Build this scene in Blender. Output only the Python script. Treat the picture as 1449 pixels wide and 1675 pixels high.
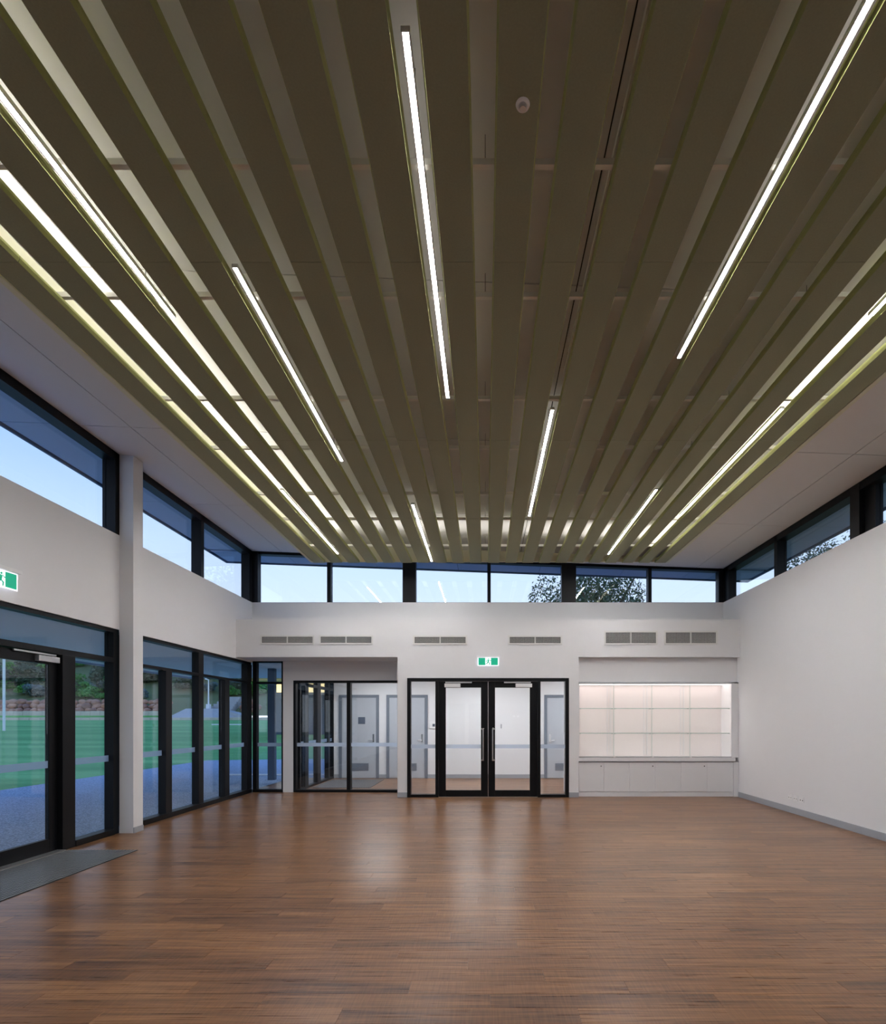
import bpy, bmesh, math, random
from mathutils import Vector, Matrix
random.seed(7)
SC = bpy.context.scene
COL = SC.collection
for o in list(bpy.data.objects):
    bpy.data.objects.remove(o)

# ------------------------------------------------------------------ camera
F = 910.0                     # focal length in pixels of the 1449 x 1675 frame
EYE = 1.5
cam_d = bpy.data.cameras.new('camera')
cam = bpy.data.objects.new('camera', cam_d)
COL.objects.link(cam)
cam.location = (0, 0, EYE)
cam.rotation_euler = (math.pi / 2, 0, 0)
cam_d.sensor_fit = 'HORIZONTAL'
cam_d.sensor_width = 36.0
cam_d.lens = F * 36.0 / 1449.0
cam_d.shift_x = (724.5 - 793.5) / 1449.0
cam_d.shift_y = (1178.0 - 837.5) / 1449.0
cam_d.clip_start = 0.05
cam_d.clip_end = 500
SC.camera = cam

# ------------------------------------------------------------------ sky, exposure
SC.view_settings.view_transform = 'Standard'
SC.view_settings.look = 'None'
SC.view_settings.gamma = 1.0
SC.view_settings.use_curve_mapping = False
SC.view_settings.exposure = 0.50
SKY = 1.1
LED = 100.0
COVE = 20.0

W = bpy.data.worlds.new('dusk_sky')
SC.world = W
W.use_nodes = True
nt = W.node_tree
nt.nodes.clear()
tc = nt.nodes.new('ShaderNodeTexCoord')
sp = nt.nodes.new('ShaderNodeSeparateXYZ')
rp = nt.nodes.new('ShaderNodeValToRGB')
bg = nt.nodes.new('ShaderNodeBackground')
ow = nt.nodes.new('ShaderNodeOutputWorld')
nt.links.new(tc.outputs['Generated'], sp.inputs[0])
nt.links.new(sp.outputs['Z'], rp.inputs[0])
nt.links.new(rp.outputs[0], bg.inputs[0])
nt.links.new(bg.outputs[0], ow.inputs[0])
bg.inputs[1].default_value = SKY
cr = rp.color_ramp
cr.elements[0].position = 0.0
cr.elements[0].color = (0.74, 0.77, 0.84, 1)
cr.elements[1].position = 1.0
cr.elements[1].color = (0.10, 0.24, 0.62, 1)
for p, c in ((0.16, (0.64, 0.72, 0.87)), (0.27, (0.52, 0.65, 0.88)), (0.40, (0.30, 0.47, 0.82)), (0.6, (0.17, 0.34, 0.74))):
    e = cr.elements.new(p)
    e.color = (*c, 1)
SC.cycles.max_bounces = 10
SC.cycles.diffuse_bounces = 6
SC.cycles.glossy_bounces = 5
SC.cycles.transparent_max_bounces = 24
SC.cycles.use_denoising = True
SC.cycles.sample_clamp_indirect = 6.0

# ------------------------------------------------------------------ materials
MATS = {}


def nmat(name):
    m = bpy.data.materials.new(name)
    m.use_nodes = True
    MATS[name] = m
    t = m.node_tree
    return m, t, t.nodes['Principled BSDF']


def mat(name, col, rough=0.6, metal=0.0, var=0.04, scale=6.0, bump=0.0, bscale=200.0, spec=0.5, coat=0.0):
    """plain surface with a little procedural mottling and fine relief"""
    m, t, b = nmat(name)
    N = t.nodes
    L = t.links
    tcn = N.new('ShaderNodeTexCoord')
    no = N.new('ShaderNodeTexNoise')
    no.inputs['Scale'].default_value = scale
    no.inputs['Detail'].default_value = 4
    L.new(tcn.outputs['Object'], no.inputs['Vector'])
    mx = N.new('ShaderNodeMix')
    mx.data_type = 'RGBA'
    mx.inputs[6].default_value = (*[max(0, c * (1 - var)) for c in col], 1)
    mx.inputs[7].default_value = (*[min(1, c * (1 + var)) for c in col], 1)
    L.new(no.outputs['Fac'], mx.inputs[0])
    L.new(mx.outputs[2], b.inputs['Base Color'])
    b.inputs['Roughness'].default_value = rough
    b.inputs['Metallic'].default_value = metal
    b.inputs['Specular IOR Level'].default_value = spec
    if coat:
        b.inputs['Coat Weight'].default_value = coat
    if bump:
        n2 = N.new('ShaderNodeTexNoise')
        n2.inputs['Scale'].default_value = bscale
        n2.inputs['Detail'].default_value = 3
        L.new(tcn.outputs['Object'], n2.inputs['Vector'])
        bp = N.new('ShaderNodeBump')
        bp.inputs['Strength'].default_value = bump
        bp.inputs['Distance'].default_value = 0.002
        L.new(n2.outputs['Fac'], bp.inputs['Height'])
        L.new(bp.outputs[0], b.inputs['Normal'])
    return m


def emit(name, col, strength, base=(0.8, 0.8, 0.8)):
    m, t, b = nmat(name)
    b.inputs['Base Color'].default_value = (*base, 1)
    b.inputs['Emission Color'].default_value = (*col, 1)
    b.inputs['Emission Strength'].default_value = strength
    return m


def glass(name, tint, f0=0.05):
    m = bpy.data.materials.new(name)
    m.use_nodes = True
    MATS[name] = m
    t = m.node_tree
    t.nodes.clear()
    N = t.nodes
    L = t.links
    out = N.new('ShaderNodeOutputMaterial')
    tr = N.new('ShaderNodeBsdfTransparent')
    tr.inputs[0].default_value = (*tint, 1)
    gl = N.new('ShaderNodeBsdfGlossy')
    gl.inputs['Roughness'].default_value = 0.0
    gl.inputs['Color'].default_value = (1, 1, 1, 1)
    geo = N.new('ShaderNodeNewGeometry')
    dt = N.new('ShaderNodeVectorMath')
    dt.operation = 'DOT_PRODUCT'
    L.new(geo.outputs['Normal'], dt.inputs[0])
    L.new(geo.outputs['Incoming'], dt.inputs[1])
    ab = N.new('ShaderNodeMath')
    ab.operation = 'ABSOLUTE'
    L.new(dt.outputs['Value'], ab.inputs[0])
    om = N.new('ShaderNodeMath')
    om.operation = 'SUBTRACT'
    om.inputs[0].default_value = 1
    L.new(ab.outputs[0], om.inputs[1])
    pw = N.new('ShaderNodeMath')
    pw.operation = 'POWER'
    pw.inputs[1].default_value = 5
    L.new(om.outputs[0], pw.inputs[0])
    ma = N.new('ShaderNodeMath')
    ma.operation = 'MULTIPLY_ADD'
    ma.inputs[1].default_value = 1 - f0
    ma.inputs[2].default_value = f0
    L.new(pw.outputs[0], ma.inputs[0])
    mx = N.new('ShaderNodeMixShader')
    L.new(ma.outputs[0], mx.inputs[0])
    L.new(tr.outputs[0], mx.inputs[1])
    L.new(gl.outputs[0], mx.inputs[2])
    L.new(mx.outputs[0], out.inputs[0])
    return m


def frosted(name, col, alpha):
    m = bpy.data.materials.new(name)
    m.use_nodes = True
    MATS[name] = m
    t = m.node_tree
    t.nodes.clear()
    N = t.nodes
    out = N.new('ShaderNodeOutputMaterial')
    tr = N.new('ShaderNodeBsdfTransparent')
    df = N.new('ShaderNodeBsdfDiffuse')
    tl = N.new('ShaderNodeBsdfTranslucent')
    df.inputs[0].default_value = (*col, 1)
    tl.inputs[0].default_value = (*col, 1)
    m1 = N.new('ShaderNodeMixShader')
    m1.inputs[0].default_value = 0.8
    t.links.new(df.outputs[0], m1.inputs[1])
    t.links.new(tl.outputs[0], m1.inputs[2])
    m2 = N.new('ShaderNodeMixShader')
    m2.inputs[0].default_value = alpha
    t.links.new(tr.outputs[0], m2.inputs[1])
    t.links.new(m1.outputs[0], m2.inputs[2])
    t.links.new(m2.outputs[0], out.inputs[0])
    return m


mat('paint', (0.79, 0.79, 0.805), 0.75, var=0.01, bump=0.08, bscale=400)
mat('ceil', (0.75, 0.735, 0.715), 0.8, var=0.012, bump=0.05, bscale=300)
mat('ceil_back', (0.03, 0.028, 0.026), 0.9)
mat('skirt', (0.36, 0.38, 0.42), 0.5, var=0.03)
mat('black', (0.005, 0.0055, 0.007), 0.42, var=0.1, spec=0.22)
mat('black_face', (0.007, 0.007, 0.009), 0.45, var=0.1, spec=0.25)
mat('slat', (0.262, 0.262, 0.168), 0.92, var=0.12, scale=90, bump=0.25, bscale=500, spec=0.1)
mat('slat_side', (0.30, 0.32, 0.12), 0.9, var=0.06, scale=40, spec=0.1)
mat('cream', (0.74, 0.73, 0.57), 0.8, var=0.02)
mat('rail', (0.80, 0.80, 0.76), 0.5, metal=0.0, var=0.03)
mat('alu', (0.62, 0.63, 0.65), 0.32, metal=0.85, var=0.03)
mat('steel', (0.72, 0.72, 0.72), 0.22, metal=1.0, var=0.02)
mat('wire', (0.06, 0.06, 0.06), 0.5)
mat('lampbody', (0.80, 0.80, 0.80), 0.5)
mat('joinery', (0.80, 0.80, 0.82), 0.35, var=0.01)
mat('white_plastic', (0.85, 0.85, 0.86), 0.35, var=0.01)
mat('grille', (0.74, 0.74, 0.72), 0.45, var=0.01)
mat('dark', (0.012, 0.013, 0.014), 0.8)
mat('doorgrey', (0.47, 0.50, 0.55), 0.5, var=0.02)
mat('framegrey', (0.17, 0.20, 0.25), 0.45, var=0.03)
mat('rubber', (0.015, 0.016, 0.018), 0.85, var=0.1)
mat('matstrip', (0.26, 0.27, 0.29), 0.45, metal=0.4)
mat('sign_green', (0.0, 0.32, 0.18), 0.4)
emit('sign_green_lit', (0.0, 0.30, 0.17), 0.6, (0.0, 0.3, 0.17))
emit('sign_white_lit', (0.86, 0.90, 1.0), 0.75)
emit('led', (1.0, 0.98, 0.975), LED)
emit('ceiling_fill', (1.0, 0.95, 0.88), 2.0)
emit('cove', (1.0, 0.96, 0.94), COVE)
emit('far_ceiling_fill', (1.0, 0.96, 0.95), 2.6)
emit('case_led', (1.0, 0.89, 0.86), 1.5)
emit('shelf_fill', (1.0, 0.89, 0.86), 11.0)
emit('corridor_led', (1.0, 0.97, 0.96), 36.0)
emit('warm_lit_glow', (1.0, 0.70, 0.30), 1.3)
glass('glass', (0.93, 0.965, 0.99), 0.055)
glass('glass_case', (0.99, 0.996, 0.992), 0.025)
frosted('decal', (0.60, 0.68, 0.80), 0.6)
mat('limestone', (0.62, 0.55, 0.44), 0.9, var=0.18, scale=3)
mat('boulder', (0.58, 0.37, 0.28), 0.9, var=0.45, scale=1.2)
bt = MATS['boulder'].node_tree
oi = bt.nodes.new('ShaderNodeObjectInfo')
cr_ = bt.nodes.new('ShaderNodeValToRGB')
cr_.color_ramp.elements[0].color = (0.62, 0.52, 0.50, 1)
cr_.color_ramp.elements[1].color = (1.0, 0.82, 0.66, 1)
bt.links.new(oi.outputs['Random'], cr_.inputs[0])
mm_ = bt.nodes.new('ShaderNodeMix')
mm_.data_type = 'RGBA'
mm_.blend_type = 'MULTIPLY'
mm_.inputs[0].default_value = 1.0
pb = bt.nodes['Principled BSDF']
bt.links.new(pb.inputs['Base Color'].links[0].from_socket, mm_.inputs[6])
bt.links.new(cr_.outputs[0], mm_.inputs[7])
bt.links.new(mm_.outputs[2], pb.inputs['Base Color'])
mat('concrete', (0.46, 0.46, 0.45), 0.9, var=0.12, scale=2)
mat('soil', (0.16, 0.19, 0.07), 0.95, var=0.35, scale=0.5)
mat('whitepaint', (0.85, 0.86, 0.88), 0.5)
mat('soffit', (0.34, 0.40, 0.50), 0.8, var=0.01)  # white sheeting, with the dusk skylight's dim blue put into its colour
mat('warmwall', (0.72, 0.52, 0.24), 0.8)
mat('darkwall', (0.06, 0.09, 0.14), 0.6)
mat('bark', (0.10, 0.075, 0.055), 0.95, var=0.3)
mat('caseback', (0.86, 0.80, 0.79), 0.6, var=0.008)

for nm in ('slat', 'slat_side'):
    b_ = MATS[nm].node_tree.nodes['Principled BSDF']
    b_.inputs['Sheen Weight'].default_value = 0.55
    b_.inputs['Sheen Roughness'].default_value = 0.45
    b_.inputs['Sheen Tint'].default_value = (0.92, 0.88, 0.60, 1)
# glass edge of the display case
mat('glass_edge', (0.50, 0.64, 0.60), 0.2, var=0.02)


def leafmat(name, c1, c2):
    m, t, b = nmat(name)
    N = t.nodes
    L = t.links
    g = N.new('ShaderNodeNewGeometry')
    mx = N.new('ShaderNodeMix')
    mx.data_type = 'RGBA'
    mx.inputs[6].default_value = (*c1, 1)
    mx.inputs[7].default_value = (*c2, 1)
    L.new(g.outputs['Random Per Island'], mx.inputs[0])
    L.new(mx.outputs[2], b.inputs['Base Color'])
    b.inputs['Roughness'].default_value = 0.6
    b.inputs['Specular IOR Level'].default_value = 0.25
    b.inputs['Transmission Weight'].default_value = 0.0
    return m


leafmat('leaf_dark', (0.035, 0.070, 0.040), (0.10, 0.16, 0.09))
leafmat('leaf_green', (0.05, 0.22, 0.04), (0.16, 0.42, 0.09))
leafmat('leaf_blue', (0.07, 0.13, 0.13), (0.16, 0.24, 0.24))
leafmat('leaf_olive', (0.06, 0.085, 0.05), (0.14, 0.16, 0.09))


def wood_floor():
    m, t, b = nmat('floor_wood')
    N = t.nodes
    L = t.links

    def math_(op, a=None, bb=None, c=None):
        n = N.new('ShaderNodeMath')
        n.operation = op
        for i, v in enumerate((a, bb, c)):
            if v is None:
                continue
            if isinstance(v, (int, float)):
                n.inputs[i].default_value = v
            else:
                L.new(v, n.inputs[i])
        return n.outputs[0]
    g = N.new('ShaderNodeNewGeometry')
    s = N.new('ShaderNodeSeparateXYZ')
    L.new(g.outputs['Position'], s.inputs[0])
    row = math_('FLOOR', math_('DIVIDE', math_('ADD', s.outputs['Y'], 7.0), PLW))
    off = math_('MULTIPLY', math_('FRACT', math_('MULTIPLY', row, 0.37)), PLL)
    colx = math_('FLOOR', math_('DIVIDE', math_('ADD', math_('ADD', s.outputs['X'], 8.0), off), PLL))
    cb = N.new('ShaderNodeCombineXYZ')
    L.new(row, cb.inputs[0])
    L.new(colx, cb.inputs[1])
    wn = N.new('ShaderNodeTexWhiteNoise')
    wn.noise_dimensions = '2D'
    L.new(cb.outputs[0], wn.inputs['Vector'])
    rnd = wn.outputs['Value']
    # grain stretched along the boards
    gv = N.new('ShaderNodeCombineXYZ')
    L.new(math_('MULTIPLY', s.outputs['X'], 1.1), gv.inputs[0])
    L.new(math_('MULTIPLY', s.outputs['Y'], 22.0), gv.inputs[1])
    L.new(math_('MULTIPLY', rnd, 37.0), gv.inputs[2])
    n1 = N.new('ShaderNodeTexNoise')
    n1.inputs['Scale'].default_value = 1.0
    n1.inputs['Detail'].default_value = 6
    n1.inputs['Roughness'].default_value = 0.6
    L.new(gv.outputs[0], n1.inputs['Vector'])
    gv2 = N.new('ShaderNodeCombineXYZ')
    L.new(math_('MULTIPLY', s.outputs['X'], 3.0), gv2.inputs[0])
    L.new(math_('MULTIPLY', s.outputs['Y'], 120.0), gv2.inputs[1])
    L.new(math_('MULTIPLY', rnd, 11.0), gv2.inputs[2])
    n2 = N.new('ShaderNodeTexNoise')
    n2.inputs['Scale'].default_value = 1.0
    n2.inputs['Detail'].default_value = 3
    L.new(gv2.outputs[0], n2.inputs['Vector'])
    # saw marks across the boards
    gv3 = N.new('ShaderNodeCombineXYZ')
    L.new(math_('MULTIPLY', s.outputs['X'], 130.0), gv3.inputs[0])
    L.new(math_('MULTIPLY', s.outputs['Y'], 5.0), gv3.inputs[1])
    L.new(math_('MULTIPLY', rnd, 5.0), gv3.inputs[2])
    n3 = N.new('ShaderNodeTexNoise')
    n3.inputs['Scale'].default_value = 1.0
    n3.inputs['Detail'].default_value = 2
    L.new(gv3.outputs[0], n3.inputs['Vector'])
    v = math_('ADD', math_('MULTIPLY', n1.outputs['Fac'], 0.95), math_('MULTIPLY', n2.outputs['Fac'], 0.55))
    v = math_('ADD', v, math_('MULTIPLY', n3.outputs['Fac'], 0.28))
    v = math_('ADD', v, math_('MULTIPLY', math_('SUBTRACT', rnd, 0.5), 0.16))
    v = math_('SUBTRACT', v, 0.42)
    r = N.new('ShaderNodeValToRGB')
    L.new(v, r.inputs[0])
    e = r.color_ramp.elements
    e[0].position = 0.22
    e[0].color = (0.066, 0.029, 0.013, 1)
    e[1].position = 0.84
    e[1].color = (0.40, 0.205, 0.085, 1)
    q = r.color_ramp.elements.new(0.5)
    q.color = (0.208, 0.097, 0.040, 1)
    L.new(r.outputs[0], b.inputs['Base Color'])
    b.inputs['Roughness'].default_value = 0.30
    rr = math_('MULTIPLY_ADD', n2.outputs['Fac'], 0.16, 0.22)
    L.new(rr, b.inputs['Roughness'])
    b.inputs['Specular IOR Level'].default_value = 0.45
    bp = N.new('ShaderNodeBump')
    bp.inputs['Strength'].default_value = 0.22
    bp.inputs['Distance'].default_value = 0.0012
    h = math_('ADD', n2.outputs['Fac'], math_('MULTIPLY', n3.outputs['Fac'], 0.8))
    L.new(h, bp.inputs['Height'])
    L.new(bp.outputs[0], b.inputs['Normal'])
    return m


PLW, PLL = 0.15, 1.22
wood_floor()


def ground_mats():
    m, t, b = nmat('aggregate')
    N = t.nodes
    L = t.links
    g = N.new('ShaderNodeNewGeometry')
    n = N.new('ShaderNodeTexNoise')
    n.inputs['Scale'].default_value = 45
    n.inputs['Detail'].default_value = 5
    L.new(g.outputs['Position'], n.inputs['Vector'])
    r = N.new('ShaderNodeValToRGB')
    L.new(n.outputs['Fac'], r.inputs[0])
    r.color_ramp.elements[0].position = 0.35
    r.color_ramp.elements[0].color = (0.16, 0.21, 0.29, 1)  # blue cast of the dusk sky mixed into the aggregate colours
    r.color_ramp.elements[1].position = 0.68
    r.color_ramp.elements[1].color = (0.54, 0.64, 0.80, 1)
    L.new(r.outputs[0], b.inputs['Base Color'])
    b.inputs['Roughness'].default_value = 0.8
    m, t, b = nmat('lawn')
    N = t.nodes
    L = t.links
    g = N.new('ShaderNodeNewGeometry')
    mp = N.new('ShaderNodeMapping')
    mp.inputs['Scale'].default_value = (0.05, 0.45, 1)
    L.new(g.outputs['Position'], mp.inputs[0])
    n = N.new('ShaderNodeTexNoise')
    n.inputs['Scale'].default_value = 1.0
    n.inputs['Detail'].default_value = 4
    L.new(mp.outputs[0], n.inputs['Vector'])
    n2 = N.new('ShaderNodeTexNoise')
    n2.inputs['Scale'].default_value = 9
    n2.inputs['Detail'].default_value = 6
    L.new(g.outputs['Position'], n2.inputs['Vector'])
    ad = N.new('ShaderNodeMath')
    ad.operation = 'MULTIPLY_ADD'
    ad.inputs[1].default_value = 0.4
    L.new(n2.outputs['Fac'], ad.inputs[0])
    L.new(n.outputs['Fac'], ad.inputs[2])
    r = N.new('ShaderNodeValToRGB')
    L.new(ad.outputs[0], r.inputs[0])
    r.color_ramp.elements[0].position = 0.45
    r.color_ramp.elements[0].color = (0.05, 0.28, 0.06, 1)
    r.color_ramp.elements[1].position = 0.9
    r.color_ramp.elements[1].color = (0.22, 0.56, 0.17, 1)
    L.new(r.outputs[0], b.inputs['Base Color'])
    b.inputs['Roughness'].default_value = 0.9


ground_mats()

# ------------------------------------------------------------------ helpers
MCACHE = {}


def wloc(o):
    v = Vector((0, 0, 0))
    while o is not None:
        v += o.location
        o = o.parent
    return v


def link(name, me, loc, parent=None):
    o = bpy.data.objects.new(name, me)
    COL.objects.link(o)
    if parent is not None:
        o.parent = parent
        o.location = Vector(loc) - wloc(parent)
    else:
        o.location = loc
    return o


def tag(o, label=None, cat=None, group=None, kind=None):
    if label:
        o['label'] = label
    if cat:
        o['category'] = cat
    if group:
        o['group'] = group
    if kind:
        o['kind'] = kind
    return o


def empty(name, loc, label=None, cat=None, group=None, kind=None):
    return tag(link(name, None, loc), label, cat, group, kind)


def struct(name, loc, label, cat):
    return empty(name, loc, label, cat, None, 'structure')


def box_mesh(sx, sy, sz, m, bev=0.0):
    key = ('box', round(sx, 4), round(sy, 4), round(sz, 4), m, bev)
    if key in MCACHE:
        return MCACHE[key]
    bm = bmesh.new()
    bmesh.ops.create_cube(bm, size=1.0)
    bmesh.ops.scale(bm, vec=(sx, sy, sz), verts=bm.verts)
    if bev:
        bmesh.ops.bevel(bm, geom=bm.edges[:], offset=bev, segments=2, profile=0.5, affect='EDGES')
    me = bpy.data.meshes.new('box')
    bm.to_mesh(me)
    bm.free()
    me.materials.append(MATS[m])
    MCACHE[key] = me
    return me


def box(name, x0, x1, y0, y1, z0, z1, m, parent=None, bev=0.0):
    me = box_mesh(abs(x1 - x0), abs(y1 - y0), abs(z1 - z0), m, bev)
    return link(name, me, ((x0 + x1) / 2, (y0 + y1) / 2, (z0 + z1) / 2), parent)


def pyd(name, verts, faces, m, loc=(0, 0, 0), parent=None, smooth=False):
    me = bpy.data.meshes.new(name)
    me.from_pydata(verts, [], faces)
    me.materials.append(MATS[m])
    bm = bmesh.new()
    bm.from_mesh(me)
    bmesh.ops.recalc_face_normals(bm, faces=bm.faces)
    bm.to_mesh(me)
    bm.free()
    if smooth:
        for p in me.polygons:
            p.use_smooth = True
    return link(name, me, loc, parent)


def multi_box(name, boxes, m, parent=None, loc=(0, 0, 0)):
    """several boxes (x0,x1,y0,y1,z0,z1, world) welded into the mesh of one part"""
    V, Fc = [], []
    for (x0, x1, y0, y1, z0, z1) in boxes:
        k = len(V)
        for z in (z0, z1):
            V += [(x0, y0, z), (x1, y0, z), (x1, y1, z), (x0, y1, z)]
        Fc += [(k, k + 3, k + 2, k + 1), (k + 4, k + 5, k + 6, k + 7), (k, k + 1, k + 5, k + 4), (k + 1, k + 2, k + 6, k + 5), (k + 2, k + 3, k + 7, k + 6), (k + 3, k, k + 4, k + 7)]
    V = [(a - loc[0], b - loc[1], c - loc[2]) for a, b, c in V]
    return pyd(name, V, Fc, m, loc, parent)


def cyl(name, p0, p1, r0, r1, m, parent=None, seg=14):
    p0, p1 = Vector(p0), Vector(p1)
    d = (p1 - p0)
    z = d.normalized()
    x = z.orthogonal().normalized()
    y = z.cross(x)
    V, Fc = [], []
    mid = (p0 + p1) / 2
    for (p, r) in ((p0, r0), (p1, r1)):
        for i in range(seg):
            a = 2 * math.pi * i / seg
            V.append(tuple(p - mid + x * (r * math.cos(a)) + y * (r * math.sin(a))))
    for i in range(seg):
        j = (i + 1) % seg
        Fc.append((i, j, seg + j, seg + i))
    Fc.append(tuple(range(seg - 1, -1, -1)))
    Fc.append(tuple(range(seg, 2 * seg)))
    return pyd(name, V, Fc, m, mid, parent)


def prism_y(name, prof, y0, y1, m, parent=None):
    """extrude an (x,z) outline along Y"""
    n = len(prof)
    cx = sum(p[0] for p in prof) / n
    cz = sum(p[1] for p in prof) / n
    cy = (y0 + y1) / 2
    V = [(p[0] - cx, y0 - cy, p[1] - cz) for p in prof] + [(p[0] - cx, y1 - cy, p[1] - cz) for p in prof]
    Fc = [(i, (i + 1) % n, n + (i + 1) % n, n + i) for i in range(n)] + [tuple(range(n - 1, -1, -1)), tuple(range(n, 2 * n))]
    return pyd(name, V, Fc, m, (cx, cy, cz), parent)


def slab(name, x0, x1, y0, y1, zlow, t, m, parent=None):
    """slab whose underside follows the sloping ceiling, zlow above it"""
    key = ('slab', round(x1 - x0, 3), round(y1 - y0, 3), t, m)
    cx, cy = (x0 + x1) / 2, (y0 + y1) / 2
    cz = zc(cx) + zlow
    if key not in MCACHE:
        V = []
        for dz in (0, t):
            for (x, y) in ((x0, y0), (x1, y0), (x1, y1), (x0, y1)):
                V.append((x - cx, y - cy, -SLOPE * (x - cx) + dz))
        me = bpy.data.meshes.new(name)
        me.from_pydata(V, [], [(3, 2, 1, 0), (4, 5, 6, 7), (0, 1, 5, 4), (1, 2, 6, 5), (2, 3, 7, 6), (3, 0, 4, 7)])
        me.materials.append(MATS[m])
        MCACHE[key] = me
    return link(name, MCACHE[key], (cx, cy, cz), parent)


# ------------------------------------------------------------------ room dimensions
XL, XR = -4.85, 4.955           # inner faces of the long walls
YB = 11.577                     # clerestory wall at the far end
YD = 10.82                      # front of the bulkhead and of the door wall
YR = -7.0                       # wall behind the camera
SILL = 3.95
HEAD = 2.70                     # head of the glazing on the left
SLOPE = 0.0375
WT = 0.20                       # wall thickness


def zc(x):
    return 4.838 - SLOPE * x


def px(p, y):
    return (p - 793.5) * y / F


def pz(p, y):
    return EYE + (1178.0 - p) * y / F


# ------------------------------------------------------------------ floor
floor = tag(box('floor', XL - 0.2, XR + 0.2, YR, 14.6, -0.25, -0.012, 'dark'), 'brown timber plank floor of the hall', 'floor', kind='structure')
planks = []
row = 0
y = YR
while y < 14.5:
    off = ((row * 0.37) % 1.0) * PLL
    c0 = int(math.floor((XL + 8.0 + off) / PLL))
    c1 = int(math.floor((XR + 8.0 + off) / PLL))
    for c in range(c0, c1 + 1):
        a = c * PLL - 8.0 - off
        b = a + PLL
        planks.append((max(a, XL - 0.15), min(b, XR + 0.0), y, min(y + PLW, 14.5)))
    y += PLW
    row += 1


def plank_mesh(w, d):
    key = ('plank', round(w, 3), round(d, 3))
    if key not in MCACHE:
        e = 0.0012
        V = []
        for (z, i) in ((-0.012, 0.0003), (-0.0015, 0.0003), (0.0, e)):
            V += [(-w / 2 + i, -d / 2 + i, z), (w / 2 - i, -d / 2 + i, z), (w / 2 - i, d / 2 - i, z), (-w / 2 + i, d / 2 - i, z)]
        Fc = [(8, 9, 10, 11)]
        for k in (0, 4):
            for i in range(4):
                j = (i + 1) % 4
                Fc.append((k + i, k + j, k + 4 + j, k + 4 + i))
        me = bpy.data.meshes.new('plank')
        me.from_pydata(V, [], Fc)
        me.materials.append(MATS['floor_wood'])
        MCACHE[key] = me
    return MCACHE[key]


def seen(p):
    x0, x1, y0, y1 = p
    return y1 > 2.6 and y0 < YD and x1 > -0.9 * y1 and x0 < 0.74 * y1 and x1 - x0 > 0.05


near = sorted([p for p in planks if seen(p)], key=lambda p: p[2])[:300]
ns = set(near)
for p in near:
    link('plank', plank_mesh(p[1] - p[0], p[3] - p[2]), ((p[0] + p[1]) / 2, (p[2] + p[3]) / 2, 0), floor)
V, Fc = [], []
for p in planks:
    if p in ns or p[1] - p[0] < 0.002:
        continue
    w, d = p[1] - p[0], p[3] - p[2]
    cx, cy = (p[0] + p[1]) / 2, (p[2] + p[3]) / 2
    e = 0.0012
    k = len(V)
    for (z, i) in ((-0.012, 0.0003), (0.0, e)):
        V += [(cx - w / 2 + i, cy - d / 2 + i, z), (cx + w / 2 - i, cy - d / 2 + i, z), (cx + w / 2 - i, cy + d / 2 - i, z), (cx - w / 2 + i, cy + d / 2 - i, z)]
    Fc.append((k + 4, k + 5, k + 6, k + 7))
    for i in range(4):
        j = (i + 1) % 4
        Fc.append((k + i, k + j, k + 4 + j, k + 4 + i))
o = pyd('planks', V, Fc, 'floor_wood', (0, 0, 0), floor)
o['kind'] = 'stuff'

# ------------------------------------------------------------------ ceiling and roof
ceiling = tag(slab('ceiling', XL - 0.1, XR + 0.1, YR, YB + 0.1, 0.014, 0.05, 'ceil_back'), 'white sheeted ceiling with fine dark panel joints', 'ceiling', kind='structure')
CX = [XL, -4.23, -2.997, -1.764, -0.531, 0.702, 1.935, 3.168, 4.40, XR]
CY = [YR] + [6.64 + 2.4 * k for k in range(-5, 3)] + [YB]
for i in range(len(CX) - 1):
    for j in range(len(CY) - 1):
        slab('ceiling_panel', CX[i] + 0.005, CX[i + 1] - 0.005, CY[j] + 0.005, CY[j + 1] - 0.005, 0.0, 0.012, 'ceil', ceiling)
OL, OR_, OB = -5.80, 5.88, 12.5
roof = tag(slab('roof', OL, OR_, YR - 0.3, OB, 0.075, 0.22, 'soffit'), 'flat roof slab with overhanging eaves', 'roof', kind='structure')
for j in range(len(CY) - 1):
    slab('soffit_panel', OL + 0.02, XL - 0.11, CY[j] + 0.005, CY[j + 1] - 0.005, 0.01, 0.06, 'soffit', roof)
    slab('soffit_panel', XR + 0.11, XR + 0.51, CY[j] + 0.005, CY[j + 1] - 0.005, 0.01, 0.06, 'soffit', roof)
    slab('soffit_panel', XR + 0.52, OR_ - 0.02, CY[j] + 0.005, CY[j + 1] - 0.005, 0.01, 0.06, 'soffit', roof)
SX = [OL + 0.02, -4.23, -2.42, -0.6, 1.2, 3.0, 4.4, OR_ - 0.02]
for i in range(len(SX) - 1):
    slab('soffit_panel', SX[i] + 0.005, SX[i + 1] - 0.005, YB + 0.11, OB - 0.02, 0.01, 0.06, 'soffit', roof)
slab('fascia', OL - 0.03, OL, YR - 0.3, OB + 0.03, -0.02, 0.34, 'darkwall', roof)
slab('fascia', OR_, OR_ + 0.03, YR - 0.3, OB + 0.03, -0.02, 0.34, 'darkwall', roof)
slab('fascia', OL, OR_, OB, OB + 0.03, -0.02, 0.34, 'darkwall', roof)

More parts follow.
